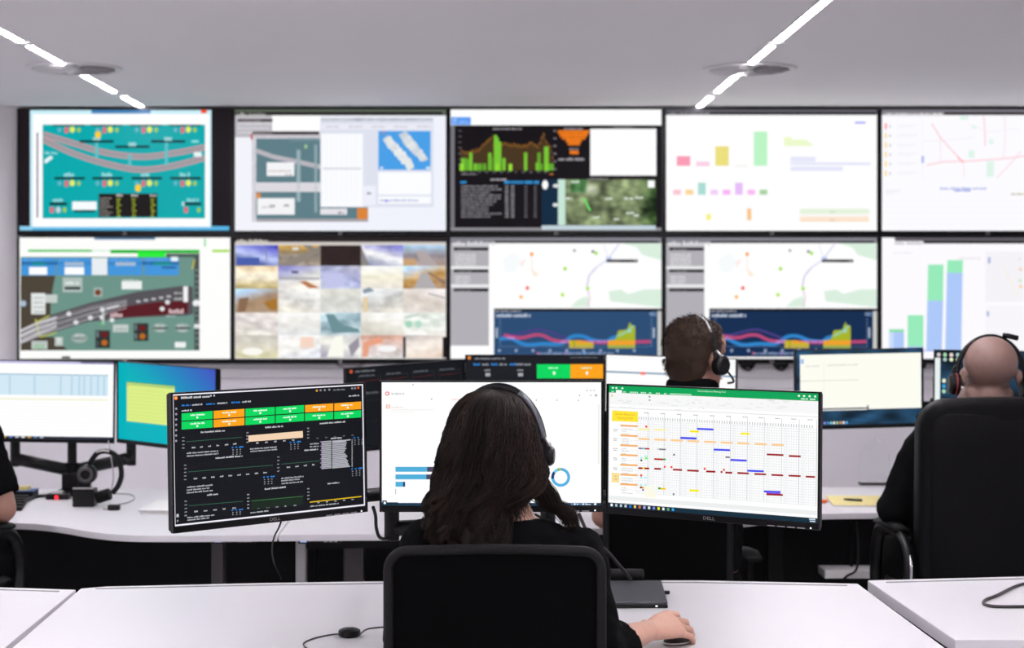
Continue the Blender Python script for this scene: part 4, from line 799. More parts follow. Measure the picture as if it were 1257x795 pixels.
def arm_stand(base, z0, heads, label, ztop, elbow_z, rise, slope=False):
    """pole on the desk with an arm to the back of each monitor"""
    bx, by = base; t = thing('monitor_stand', (bx, by, z0), label, 'monitor stand', 'monitor stands on the desks')
    MB().bb(bx - .055, bx + .055, by - .09, by + .05, z0, z0 + .016).build('base_plate', 'black', t, bevel=.003)
    MB().bb(bx - .035, bx + .035, by - .03, by + .03, z0 + .016, z0 + .085).build('pole_socket', 'black', t, bevel=.006)
    MB().cyl((bx, by, z0 + .08), (bx, by, ztop), .018).build('pole', 'black', t, smooth=False)
    for el, hd in heads:
        if el is None:
            MB().tube([(bx, by, hd[2]), hd], .018, 12).build('arm', 'black', t); continue
        e = Vector(el); h = Vector(hd); q = Vector((bx, by, elbow_z))
        el_z = e.z if slope else elbow_z
        MB().tube([q, Vector((e.x, e.y, el_z))], .024 if slope else .02, 10, ry=.024, up=(0, 0, 1)).build('arm', 'black', t, smooth=True)
        MB().cyl(q - Vector((0, 0, .032)), q + Vector((0, 0, .032)), .03).build('collar', 'black', t, bevel=.004)
        MB().cyl((e.x, e.y, el_z - .03), (e.x, e.y, e.z + (.075 if slope else .022)), .019).build('elbow_joint', 'black', t, bevel=.003)
        MB().tube([e + Vector((0, 0, .06 if slope else 0)), Vector((h.x, h.y, e.z + rise))], .017, 10, ry=.02, up=(0, 0, 1)).build('arm', 'black', t, smooth=True)
        MB().cyl((h.x, h.y, min(h.z, e.z + rise) - .03), (h.x, h.y, max(h.z, e.z + rise) + .03), .017).build('head', 'black', t, bevel=.003)
    return t
A1 = arm_stand((.03, 4.42), DESK, [((-.225, 4.33, .985), (-.527, 4.064, 1.112)), ((.17, 4.33, .985), (.574, 4.098, 1.11)), (None, (.026, 4.165, 1.12))], 'black monitor arm carrying the three monitors in front of the woman', 1.15, .895, 0)
arm_stand((-1.60, 6.70), DESK2, [((-1.815, 6.67, .84), (-1.84, 6.68, 1.0)), ((-1.36, 6.66, .845), (-1.245, 6.545, 1.058)), (None, (-1.68, 6.64, 1.07))], 'black twin monitor arm on the far left desk, beside the headset stand', 1.12, .79, .18, True)
arm_stand((.19, 6.75), DESK2, [((-.05, 6.70, 1.0), (-.243, 6.515, 1.06)), (None, (.209, 6.66, 1.09)), ((.45, 6.77, 1.0), (.72, 6.775, 1.08))], 'black monitor arm behind the three middle far monitors', 1.15, .95, 0)
arm_stand((1.84, 6.89), DESK2, [((1.62, 6.92, 1.09), (1.50, 6.86, 1.106)), (None, (2.02, 6.69, 1.105))], 'black monitor arm behind the monitors by the bald man', 1.15, 1.03, 0)
def cable(name, pts, r, label, m='black', n=8, cat='cable'):
    return tag(MB().tube(spline(pts, n), r, 8).build(name, m, smooth=True), label, cat)
cable('monitor_cable', [P(458, 622, 4.2), P(461, 633, 4.22), P(462, 648, 4.24), P(466, 659, 4.26), P(474, 661, 4.30), P(481, 655, 4.34)], .0045, 'black cable looping down between the left and middle front monitors')
cable('monitor_cable', [P(345, 640, 4.12), P(342, 648, 4.13), P(337, 658, 4.2), P(334, 672, 4.35), P(336, 690, 4.55), (PZ(345, 712, DESK) + Vector((0, 0, .003)))], .0022, 'thin dark cable hanging from the bottom of the dark dashboard monitor', 'matte')

# ------------------------------------------------------------------ desks
def desk(poly, z, label, group, legs, thick=.022, feet=True, panel=None):
    cx = sum(p[0] for p in poly) / len(poly); cy = sum(p[1] for p in poly) / len(poly)
    t = thing('desk', (cx, cy, 0), label, 'desk', group)
    MB().prism(poly, z - thick, z).build('desktop', 'desk', t, bevel=.002, seg=2)
    for lx, ly, m, w_ in legs:
        MB().bb(lx - w_ / 2, lx + w_ / 2, ly - .03, ly + .03, .03, z - thick).build('leg', m, t, bevel=.003)
        MB().bb(lx - .04, lx + .04, ly - .3, ly + .3, 0, .03).build('foot', m, t, bevel=.004)
    x0 = min(l[0] for l in legs); x1 = max(l[0] for l in legs); ly = legs[0][1]
    if x1 > x0: MB().bb(x0, x1, ly - .02, ly + .02, z - thick - .05, z - thick - .002).build('crossbeam', 'matte', t)
    if panel: MB().bb(panel[0], panel[1], panel[2], panel[2] + .018, .06, z - thick - .01).build('back_panel', 'matte', t)
    return t
def W2(pts, z): return [tuple(PZ(x, y, z))[:2] for x, y in pts]
FG = 'white desks in the front row'
poly = W2([(99, 722), (130, 719.5), (320, 715.2), (470, 713), (745, 711.8), (860, 712), (1053, 716)], DESK) + [(1.012, 3.64), (.37, 3.64), (.345, 3.69), (.31, 3.77), (.24, 3.84), (.13, 3.87), (-.05, 3.87), (-.15, 3.82), (-.205, 3.74), (-.225, 3.68), (-.25, 3.64), (-1.018, 3.64)]
D1 = desk(poly, DESK, 'white front desk at which the long-haired woman sits', FG, [(-.86, 4.2, 'grey', .07), (.86, 4.2, 'grey', .07)])
tb = [Vector((*PZ(x, y, DESK).xy, DESK + .0008)) for x, y in ((117, 722.6), (320, 718.4), (470, 716.2))]
MB().tube(tb, .0022, 6).build('edge_strip', 'edge', D1)
tb = [Vector((*PZ(x, y, DESK).xy, DESK + .0008)) for x, y in ((760, 715), (860, 715.2), (1040, 718.8))]
MB().tube(tb, .0022, 6).build('edge_strip', 'edge', D1)
poly = W2([(-420, 718), (0, 720.5), (93, 723.5)], DESK) + [(-1.034, 3.62), (-2.3, 3.62)]
D0 = desk(poly, DESK, 'white front desk left of the woman\'s desk, cut off by the photo', FG, [(-2.1, 4.15, 'grey', .07), (-1.2, 4.15, 'grey', .07)])
MB().tube([Vector((*PZ(x, y, DESK).xy, DESK + .0008)) for x, y in ((-300, 722), (0, 724), (73, 726))], .0022, 6).build('edge_strip', 'edge', D0)
poly = W2([(1065, 712), (1257, 707), (1440, 705)], .735) + [(2.1, 3.737), (1.036, 3.737)]
D2 = desk(poly, .735, 'white front desk right of the woman\'s desk, standing slightly higher', FG, [(1.2, 4.2, 'grey', .07), (1.95, 4.2, 'grey', .07)], thick=.03)
MB().tube([Vector((*PZ(x, y, .735).xy, .7358)) for x, y in ((1088, 715), (1257, 710.5))], .0022, 6).build('edge_strip', 'edge', D2)
BG = 'white desks in the far row'
Z2 = DESK2
def farx(px, py): return PZ(px, py, Z2).x
ea = [tuple(v)[:2] for v in spline([(*p, 0) for p in W2([(-280, 641), (-40, 641), (31, 642), (74, 646), (110, 652), (150, 656), (213, 657), (340, 656)], Z2)], 5)]
desk([(ea[0][0], 6.86)] + ea + [(ea[-1][0], 6.86)], Z2, 'white far desk with a wavy front edge, under the headset stand', BG, [(-2.5, 6.2, 'darkgrey', .07), (-.885, 5.78, 'darkgrey', .04)], panel=(ea[0][0], ea[-1][0] + .012, 6.72))
eb = W2([(342, 656), (470, 655), (640, 651), (800, 646), (905, 640)], Z2)
desk([(eb[0][0], 6.88)] + eb + [(eb[-1][0], 6.88)], Z2, 'white far desk in the middle, where the dark-haired man sits', BG, [(-.605, 5.78, 'grey', .034), (-.435, 5.88, 'darkgrey', .068), (.75, 6.1, 'matte', .06)], panel=(eb[0][0] - .01, eb[-1][0] + .01, 6.74))
ec = W2([(907, 640), (960, 633), (1008, 630), (1075, 629), (1257, 628), (1500, 628)], Z2)
desk([(ec[0][0], 6.93)] + ec + [(ec[-1][0], 6.93)], Z2, 'white far desk on the right, where the bald man sits', BG, [(1.1, 6.4, 'matte', .06), (2.4, 6.4, 'matte', .06)], panel=(ec[0][0] - .02, ec[-1][0], 6.76))
for px, txt in ((287, 'left of the desk joint'), (392, 'right of the desk joint')):
    p = P(px, 668, 5.68); z = Z2 - .022
    t = thing('socket_strip', (p.x, p.y, z - .022), 'black socket strip under the far desk edge, %s' % txt, 'power strip', 'socket strips under the far desks')
    MB().bb(p.x - .07, p.x + .07, p.y, p.y + .05, z - .022, z).build('housing', 'matte', t, bevel=.002)
    MB().bb(p.x - .064, p.x - .042, p.y - .002, p.y, z - .017, z - .005).build('switch', 'socket_light', t)
    for k in range(6): MB().bb(p.x - .036 + k * .017, p.x - .024 + k * .017, p.y - .0015, p.y, z - .017, z - .006).build('socket', 'darkgrey' if k < 3 else 'grey', t)
t = thing('cable_tray', (1.33, 6.2, .46), 'pale cable tray under the far right desk, above the gap between the front desks', 'cable tray')
MB().bb(1.235, 1.62, 6.14, 6.26, .462, .492).build('tray', 'white', t, bevel=.003)
for xx in (1.35, 1.60): MB().bb(xx - .003, xx + .003, 6.22, 6.24, .492, Z2 - .022).build('hanger', 'matte', t)
cable('tray_cable', [(1.30, 6.135, .46), (1.315, 6.13, .475), (1.345, 6.13, .495), (1.36, 6.16, .55), (1.36, 6.2, .66)], .004, 'black cable rising from the pale cable tray')

# ------------------------------------------------------------------ chairs
def rrect(w, h, r, n=6, arch=0):
    out = []
    for cx, cy, a in ((w / 2 - r, h / 2 - r, 0), (-w / 2 + r, h / 2 - r, 90), (-w / 2 + r, -h / 2 + r, 180), (w / 2 - r, -h / 2 + r, 270)):
        for k in range(n + 1):
            q = math.radians(a + 90 * k / n); out.append((cx + r * math.cos(q), cy + r * math.sin(q)))
        if a == 0 and arch:
            out += [(w / 2 - r - (w - 2 * r) * j / 8, h / 2) for j in range(1, 8)]
    return [(x, y + (arch * (1 - (2 * x / w) ** 2) if y > 0 else 0)) for x, y in out]
def slab(outline, yc, th, bow=0):       # upright slab: outline in x,z; bow pushes the edges forward (+y)
    n = len(outline); vs = []; 
    cx = sum(p[0] for p in outline) / n; cz = sum(p[1] for p in outline) / n
    fs = []
    rings = [(1, 0), (.66, 0), (.33, 0)]
    for side in (0, 1):
        base = len(vs)
        for s_, _ in rings:
            for x, z in outline:
                xx, zz = cx + (x - cx) * s_, cz + (z - cz) * s_; vs.append((xx, yc + (th if side else 0) + bow * xx * xx, zz))
        vs.append((cx, yc + (th if side else 0), cz)); c = len(vs) - 1
        for r_ in range(2):
            for k in range(n):
                f = (base + r_ * n + k, base + r_ * n + (k + 1) % n, base + (r_ + 1) * n + (k + 1) % n, base + (r_ + 1) * n + k); fs.append(f if side else f[::-1])
        for k in range(n):
            f = (base + 2 * n + k, base + 2 * n + (k + 1) % n, c); fs.append(f if side else f[::-1])
    b2 = 3 * n + 1
    for k in range(n): fs.append((k, (k + 1) % n, b2 + (k + 1) % n, b2 + k))
    return MB().add(vs, fs)
def star_base(t, m='black', r=.30):
    MB().cyl((0, 0, .10), (0, 0, .40), .028, n=16).build('gas_column', 'darkgrey', t, world=False)
    MB().cyl((0, 0, .07), (0, 0, .12), .05, n=20).build('hub', m, t, world=False, bevel=.004)
    for k in range(5):
        q = 2 * math.pi * k / 5 + .3; c, s_ = math.cos(q), math.sin(q)
        MB().tube([(c * .04, s_ * .04, .10), (c * r * .6, s_ * r * .6, .09), (c * r, s_ * r, .07)], [.024, .02, .016], 10).build('base_arm', m, t, world=False, smooth=True)
        w_ = MB().cyl((c * r - s_ * .022, s_ * r + c * .022, .028), (c * r + s_ * .022, s_ * r - c * .022, .028), .028, n=16).build('caster', 'matte', t, world=False, bevel=.004)
def exec_chair(loc, yaw, top, label, group):
    t = thing('office_chair', loc, label, 'chair', group); k = dict(world=False)
    t.rotation_euler = (0, 0, math.radians(yaw)); star_base(t)
    MB().add(*[(lambda s: (s.v, s.f))(slab([(x, y) for x, y in rrect(.54, .50, .1)], 0, .1))][0]).xf(Matrix.Translation((0, .02, .50)) @ Matrix.Rotation(-math.pi / 2, 4, 'X') @ Matrix.Translation((0, -.05, 0))).build('seat', 'leather', t, bevel=.02, smooth=True, **k)
    MB().bb(-.12, .12, -.1, .14, .40, .445).build('seat_mechanism', 'matte', t, bevel=.01, **k)
    h = top - .50; zc = .50 + h / 2
    o = [(x * (1 - .06 * max(0, (z / h)) ** 2 * 4 * .5), z + zc) for x, z in rrect(.545, h, .085, 7, .012)]
    b_ = slab(o, -.30, .10, .22); b_.build('backrest', 'leather', t, bevel=.03, seg=4, smooth=True, **k)
    o2 = [(x, z + zc) for x, z in rrect(.475, h - .07, .06, 6)]
    slab(o2, -.306, .02, .22).build('back_panel', 'leather', t, bevel=.008, smooth=True, **k)
    for s_ in (-1, 1):
        x = s_ * .295
        loop = spline([(x * .8, .12, .47), (x, .16, .50), (x, .19, .60), (x, .14, .70), (x, .02, .725), (x, -.14, .725), (x, -.24, .68), (x, -.25, .58), (x * .9, -.20, .49), (x * .75, -.1, .46)], 6)
        MB().tube(loop, .015, 10, ry=.022).build('armrest_loop', 'black', t, smooth=True, **k)
        MB().tube([(x * 1.0, .12, .735), (x, 0, .745), (x, -.16, .740)], [.028, .032, .026], 12, ry=[.012, .014, .012], up=(1, 0, 0)).build('arm_pad', 'leather', t, smooth=True, **k)
        MB().tube(spline([(x * 1.0, -.215, .70), (x * 1.0, -.272, .66), (x * 1.0, -.272, .60), (x, -.26, .55)], 5), .006, 8).build('trim_strip', 'chrome', t, smooth=True, **k)
    return t
def task_chair(loc, yaw, w_, z0, z1, yb, label, group, seatz=.46):
    t = thing('task_chair', loc, label, 'chair', group); k = dict(world=False)
    t.rotation_euler = (0, 0, math.radians(yaw)); star_base(t)
    MB().add(*[(lambda s: (s.v, s.f))(slab(rrect(.48, .46, .1), 0, .07))][0]).xf(Matrix.Translation((0, .02, seatz)) @ Matrix.Rotation(-math.pi / 2, 4, 'X') @ Matrix.Translation((0, -.035, 0))).build('seat', 'fabric', t, bevel=.015, smooth=True, **k)
    MB().bb(-.1, .1, -.08, .14, .39, seatz - .036).build('seat_mechanism', 'matte', t, bevel=.01, **k)
    h = z1 - z0; zc = (z0 + z1) / 2
    o = [(x, z + zc) for x, z in rrect(w_ - .02, h - .02, .035, 6, .008)]
    slab([(x * .985, zc + (z - zc) * .985) for x, z in o], yb, .006, .35).build('backrest', 'meshfab', t, smooth=False, **k)
    MB().tube([(x, yb + .003 + .35 * x * x, z) for x, z in o], .0105, 10, closed=True).build('backrest_frame', 'matte', t, smooth=True, **k)
    MB().tube(spline([(0, yb + .0, z0 + .01), (0, yb - .02, z0 - .06), (0, yb + .06, .43), (0, -.05, .41)], 6), .022, 10, ry=.014).build('back_support', 'matte', t, smooth=True, **k)
    for s_ in (-1, 1):
        x = s_ * (.29)
        MB().tube(spline([(s_ * .12, .02, .415), (x, .02, .43), (x, .02, .50), (x, .02, .63)], 6), .014, 10).build('arm_post', 'matte', t, smooth=True, **k)
        MB().tube([(x, -.08, .645), (x, .03, .65), (x, .12, .645)], [.03, .036, .03], 12, ry=[.011, .013, .011], up=(1, 0, 0)).build('arm_pad', 'matte', t, smooth=True, **k)
    return t
# ------------------------------------------------------------------ people
def hand(mb, W, f, r, u, curl=0, grip=0):
    """fingers unequal and bent; f = forward, r = towards the little finger, u = up (back of the hand)"""
    W, f, r, u = (Vector(k) for k in (W, f, r, u))
    def p(a, b, c): return W + f * a + r * b + u * c
    mb.tube([p(-.02, 0, 0), p(.01, 0, 0), p(.04, 0, .006), p(.075, .001, .010), p(.088, .001, .006)], [.025, .027, .036, .041, .034], 16, ry=[.019, .018, .0165, .0155, .010], up=r)
    F_ = [(-.031, .086, .044, .026, .020, .0086, 0), (-.0098, .091, .048, .030, .021, .0088, .2), (.0115, .087, .044, .028, .020, .0084, .4), (.0315, .077, .035, .022, .018, .0074, .7)]
    for b, a, l1, l2, l3, rad, spread in F_:
        q = p(a, b, .007); pts = [p(a - .03, b * .85, .006), q]; ang = -.05 + curl * .1; d0 = (f + r * (b * 2.6)).normalized()
        for L, da in ((l1, .30 + curl * .22), (l2, .42 + curl * .4), (l3, .30 + curl * .2)):
            ang += da; d = d0 * math.cos(ang) - u * math.sin(ang); q = q + d * L; pts.append(q)
        mb.tube(pts, [rad * 1.05, rad * 1.12, rad * 1.0, rad * .92, rad * .78], 10)
        mb.ell(pts[-1], (rad * .8,) * 3, nu=10, nv=6); mb.ell(pts[2], (rad * 1.03,) * 3, nu=10, nv=6)
    g = grip
    pts = [p(.012, -.018, -.002 - .008 * g), p(.034, -.036, -.004 - .020 * g), p(.062, -.046, -.010 - .026 * g), p(.086, -.044, -.016 - .026 * g)]
    mb.tube(pts, [.015, .0135, .0108, .0085], 10); mb.ell(pts[-1], (.0088,) * 3, nu=10, nv=6)
def head_mesh(mb, T, sc=1.0, wide=1.0):
    st = len(mb.v)
    mb.ell((0, -.012, .038), (.077 * wide, .098, .084), nu=28, nv=18); mb.ell((0, .03, -.03), (.063 * wide, .06, .086)); mb.ell((0, .058, -.088), (.036, .034, .028))
    for s_ in (-1, 1):
        mb.ell((s_ * .036 * wide, .05, -.032), (.030, .032, .036)); mb.ell((s_ * .052 * wide, .015, -.07), (.022, .04, .03))
        mb.ell((s_ * .080 * wide, -.006, -.012), (.008, .019, .031), Matrix.Rotation(s_ * -.35, 3, 'Z')); mb.ell((s_ * .086 * wide, -.014, -.006), (.005, .012, .022))
        mb.ell((s_ * .030, .082, .022), (.022, .012, .008))
    mb.ell((0, .070, .045), (.055 * wide, .03, .05)); mb.tube([(0, .090, .012), (0, .102, -.014), (0, .112, -.030), (0, .098, -.040)], [.008, .010, .015, .010], 12)
    for s_ in (-1, 1): mb.ell((s_ * .011, .098, -.034), (.009, .010, .008))
    mb.ell((0, .095, -.060), (.023, .011, .006)); mb.ell((0, .093, -.070), (.021, .011, .007))
    mb.v[st:] = [tuple(T @ (Vector(v) * sc)) for v in mb.v[st:]]
def limb(mb, pts, rad, n=16):
    mb.tube(pts, rad, n)
    for p_, r_ in ((pts[0], rad[0]), (pts[-1], rad[-1])): mb.ell(p_, (r_, r_, r_), nu=14, nv=8)
def person(loc, label, S, skin, vox, cvox):
    t = thing('person', loc, label, 'person'); V = Vector
    HT = Matrix.Translation(S['head']) @ Matrix.Rotation(math.radians(S['yaw']), 4, 'Z') @ Matrix.Rotation(math.radians(S.get('nod', 0)), 4, 'X')
    sc = S.get('hs', 1.0); b = MB(); hc = V(S['head'])
    head_mesh(b, HT, sc, S.get('wide', 1.0))
    nb = V(S['neck']); g_ = S.get('girth', 1.0)
    n_ = S.get('neckr', g_); b.tube([hc + V((0, -.02, -.03)) * sc, hc + V((0, -.03, -.09)) * sc, nb + V((0, 0, .02)), nb + V((0, 0, -.012)), nb + V((0, 0, -.04))], [.03, .054 * n_, .062 * n_, .085 * n_, .10 * n_], 18, ry=[.03, .054 * n_, .058 * n_, .064 * n_, .07 * n_], up=(1, 0, 0))
    tor = S['torso']; b.loft([(c, rx, ry) for c, rx, ry in tor], 28)
    for q in 'LR':
        sh, el, wr = (V(S[k + q]) for k in ('sh', 'el', 'wr'))
        mid = sh.lerp(el, .4); a_ = S.get('arm', 1.0)
        limb(b, [sh, mid, el], [.052 * a_, .046 * a_, .037 * a_]); fm = el.lerp(wr, .3)
        b.tube([el, fm, el.lerp(wr, .75), wr], [.037 * a_, .040 * a_, .030 * a_, .024 * a_], 16)
        f_ = V(S['hf' + q]).normalized(); u_ = V(S.get('hu' + q, (0, 0, 1))); u_ = (u_ - f_ * u_.dot(f_)).normalized(); r_ = f_.cross(u_) * (1 if q == 'R' else -1)
        hs = len(b.v); hand(b, (0, 0, 0), f_, r_, u_, S.get('curl' + q, 0), S.get('grip' + q, 0)); h_ = S.get('hand', 1.0)
        b.v[hs:] = [tuple(V(v) * h_ + wr) for v in b.v[hs:]]
        hp, kn, an = (V(S[k + q]) for k in ('hip', 'knee', 'ank'))
        limb(b, [hp, hp.lerp(kn, .5), kn], [.085 * g_, .075 * g_, .055 * g_]); b.tube([kn, kn.lerp(an, .3), kn.lerp(an, .7), an], [.053, .055, .042, .035], 16)
        b.tube([an, an + V((0, .05, -.03)), an + V((0, .15, -.045))], [.034, .034, .024], 12)
    body = b.build('body', skin, t, smooth=True); remesh(body, vox, 2)
    # top
    c = MB(); off = S.get('loose', .009)
    c.loft([(k, rx + off, ry + off) for k, rx, ry in tor[1:len(tor) - S.get('tcut', 0)]], 28)
    for q in 'LR':
        sh, el, wr = (V(S[k + q]) for k in ('sh', 'el', 'wr')); a_ = S.get('arm', 1.0); sl = S.get('sleeve' + q, .5)
        r0, r1, r2 = .052 * a_ + off, .046 * a_ + off * 1.1, .037 * a_ + off * 1.3
        c.ell(sh, (r0, r0, r0))
        if sl <= 1: c.tube([sh, sh.lerp(el, .4 * min(1, sl / .6)), sh.lerp(el, sl)], [r0, r1, r1 + .002], 18)
        else:
            c.tube([sh, sh.lerp(el, .4), el], [r0, r1, r2], 18); c.ell(el, (r2,) * 3); e2 = el.lerp(wr, sl - 1); hr = S.get('hem', .04 * a_ + off)
            c.tube([el, e2], [r2, hr], 18)
    sh_ = c.build('shirt', S.get('cloth', 'fabric'), t, smooth=True); remesh(sh_, cvox, 4)
    tx = bpy.data.textures.get('cloth_folds') or bpy.data.textures.new('cloth_folds', 'CLOUDS'); tx.noise_scale = .07; tx.noise_depth = 2
    dm = sh_.modifiers.new('folds', 'DISPLACE'); dm.texture = tx; dm.strength = .022; dm.mid_level = .45; dm.texture_coords = 'LOCAL'
    p_ = MB(); lg = tor[0]
    p_.loft([(V(lg[0]) + V((0, 0, -.05)), lg[1] * .9, lg[2]), (lg[0], lg[1] + .008, lg[2] + .008), (tor[1][0], tor[1][1] + .006, tor[1][2] + .006)], 28)
    for q in 'LR':
        hp, kn, an = (V(S[k + q]) for k in ('hip', 'knee', 'ank'))
        limb(p_, [hp, hp.lerp(kn, .5), kn], [.093 * g_, .083 * g_, .063 * g_]); p_.tube([kn, kn.lerp(an, .4), kn.lerp(an, .85)], [.062, .062, .056], 16)
        s_ = MB().tube([an + V((0, -.035, -.045)), an + V((0, 0, -.035)), an + V((0, .08, -.048)), an + V((0, .17, -.058)), an + V((0, .20, -.062))], [.028, .040, .043, .038, .02], 14, ry=[.03, .044, .034, .024, .015], up=(1, 0, 0))
        zmin = min(v[2] for v in s_.v); s_.v = [(v[0], v[1], max(v[2], 0.001)) for v in s_.v]; s_.build('shoe', 'leather', t, smooth=True)
    remesh(p_.build('trousers', 'fabric', t, smooth=True), cvox, 3)
    for s_ in (-1, 1):
        e = HT @ (V((s_ * .031 * S.get('wide', 1.0), .081, .004)) * sc); i_ = HT @ (V((s_ * .031 * S.get('wide', 1.0), .0895, .004)) * sc)
        eo = MB().ell(e, (.0115,) * 3).build('eye', 'eye', t, smooth=True); MB().ell(i_, (.0045,) * 3, nu=10, nv=6).build('iris', 'iris', eo, smooth=True)
    MB().tube([HT @ (V(k) * sc) for k in ((-.022, .098, -.065), (-.008, .1055, -.0625), (.008, .1055, -.0625), (.022, .098, -.065))], .0035, 8).build('lips', 'lip', t, smooth=True)
    return t, HT, sc
def headset(HT, sc, label, him='silver', dz=0, dy=0, wide=1.0, high=1.0, m_band='black', hi=None, red=False, boom='R', cup=.032, grp='black headsets'):
    T = HT @ Matrix.Scale(sc, 4); V = Vector
    t = thing('headset', T @ V((0, 0, 0)), label, 'headset', grp)
    xw = .094 * wide; N = 28
    pts = [V((xw * math.cos(q), -.012, -.012 + .143 * high * math.sin(q))) for q in [math.pi * k / N for k in range(N + 1)]]
    MB().tube([T @ p for p in pts], .0035 * sc, 8, ry=.009 * sc, up=T.to_3x3() @ V((0, 1, 0)) if False else None).build('headband', m_band, t, smooth=True)
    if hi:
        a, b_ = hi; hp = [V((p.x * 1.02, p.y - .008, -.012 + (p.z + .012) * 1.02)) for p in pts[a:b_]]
        MB().tube([T @ p for p in hp], (.006 if him == 'band' else .0045) * sc, 8).build('band_highlight', him, t, smooth=True)  # pale strip: the man's silver band, the woman's painted-on band highlight
    for s_ in (-1, 1):
        c = V((s_ * (xw + .006), -.010 + dy, -.018 + dz)); n = V((s_, 0, 0))
        MB().tube([T @ (c - n * .004), T @ (c + n * .010), T @ (c + n * .018)], [cup * sc, cup * sc, cup * .7 * sc], 20).build('ear_cup', 'black', t, smooth=False, bevel=.002)
        MB().tube([T @ (c - n * .016), T @ (c - n * .0045)], [cup * 1.04 * sc] * 2, 20).build('ear_cushion', 'leather', t, bevel=.004)
        if red: MB().tube([T @ (c + V((-s_ * .0042, cup * 1.02 * math.cos(q), cup * 1.02 * math.sin(q)))) for q in [2 * math.pi * k / 24 for k in range(24)]], .0028 * sc, 6, closed=True).build('red_ring', 'red', t, smooth=True)
        MB().tube([T @ V((s_ * xw, -.012, .022)), T @ V((s_ * (xw + .012), -.012 + dy * .5, .008)), T @ V((s_ * (xw + .018), -.012 + dy, -.012 + dz))], .004 * sc, 8).build('yoke', 'silver' if hi else 'black', t, smooth=True)
    if boom == 'R': bp = [(xw + .02, -.005, -.025), (xw + .024, .03, -.05), (xw + .01, .065, -.072), (.05, .10, -.078)]
    elif boom == 'UP': bp = [(xw * .30, -.014, .128), (xw * .45, -.022, .126), (xw * .72, -.024, .121)]
    else: bp = None
    if bp: MB().tube([T @ V(p) for p in (spline(bp, 5) if boom == 'R' else bp)], (.0035 if boom == 'R' else .0085) * sc, 8).build('microphone_boom', 'matte', t, smooth=True)
    return t

# --- the woman at the front desk
sx = .045
tor = [((sx - .01, 3.56, .50), .165, .115), ((sx - .008, 3.575, .60), .140, .10), ((sx - .005, 3.60, .74), .150, .10), ((sx, 3.625, .86), .168, .10), ((sx, 3.635, .94), .175, .088), ((sx, 3.64, .985), .150, .072), ((sx - .005, 3.645, 1.01), .092, .058), ((sx - .005, 3.65, 1.022), .062, .05)]
S = dict(head=(.027, 3.70, 1.150), yaw=-6, nod=0, neck=(.045, 3.655, 1.015), torso=tor, girth=.88, arm=.92, loose=.007,
    shL=(sx - .160, 3.635, .957), shR=(sx + .163, 3.635, .945), elL=(-.158, 3.52, .745), elR=(.248, 3.505, .765), wrL=(-.085, 3.74, .760), wrR=(.364, 3.682, .766),
    hfL=(.35, .93, -.05), hfR=(.72, .68, -.02), huR=(.25, -.55, .80), gripR=1, tcut=1, neckr=.92, curlR=.12, curlL=.4, hand=.98, sleeveL=.92, sleeveR=1.42, hem=.044,
    hipL=(-.06, 3.57, .53), hipR=(.13, 3.57, .53), kneeL=(-.10, 3.98, .55), kneeR=(.16, 3.98, .55), ankL=(-.10, 3.92, .09), ankR=(.16, 3.92, .09))
t, HT, sc = person((.035, 3.56, 0), 'person with long dark wavy hair and black top, seen from behind, hand on a mouse', S, 'skinw', .0027, .006)
ROW = [(478.6, 598, 614, 3.665, 3.735), (481, 588, 625, 3.64, 3.765), (486, 575, 638, 3.615, 3.79), (495, 564, 646, 3.60, 3.80), (507, 556, 652, 3.588, 3.785), (530, 549, 656, 3.575, 3.755), (556, 542, 661, 3.57, 3.735), (581, 538, 665, 3.563, 3.725), (600, 534, 655, 3.556, 3.70), (609, 531, 638, 3.552, 3.68), (618, 530, 630, 3.548, 3.65), (634, 531, 632, 3.535, 3.61), (652, 536, 631, 3.522, 3.585), (672, 544, 627, 3.512, 3.565), (692, 553, 618, 3.506, 3.55), (712, 566, 606, 3.505, 3.54)]
def ringz(i):
    y, L, R, yb, yf = ROW[i]; k = 575.0
    return Vector(((L + R) / 2 / k - CX / k, (yb + yf) / 2, 1.5 - (y - CY) / k)), (R - L) / 2 / k, (yf - yb) / 2
def hring(f):
    i = min(int(f), len(ROW) - 2); q = f - i; a, b_ = ringz(i), ringz(i + 1)
    return a[0].lerp(b_[0], q), a[1] + (b_[1] - a[1]) * q, a[2] + (b_[2] - a[2]) * q
hb = MB(); hb.loft([(hring(f)[0], hring(f)[1] * .965, hring(f)[2] * .96) for f in [k * .5 for k in range(2 * len(ROW) - 1)]], 32)
rl = [(648, 540, 13, 3.66), (655, 570, 15, 3.65), (659, 592, 14, 3.645), (667, 606, 13, 3.64), (678, 617, 12, 3.635), (688, 629, 10, 3.63), (698, 642, 6, 3.62)]
hb.tube(spline([P(x, y, d) for x, y, r_, d in rl], 4), [interp([(0, .020), (8, .021), (16, .013), (24, .002)], k) for k in range(25)], 14)
hair = hb.build('hair', 'hair', t, smooth=True)
dm = hair.modifiers.new('sub', 'SUBSURF'); dm.levels = 1; dm.render_levels = 1
rg = random.Random(21); st = MB(); st2 = MB()
def strand(mb, pts, r0, r1):
    n = len(pts); mb.tube(pts, [r0 + (r1 - r0) * k / (n - 1) for k in range(n)], 3, cap=False)
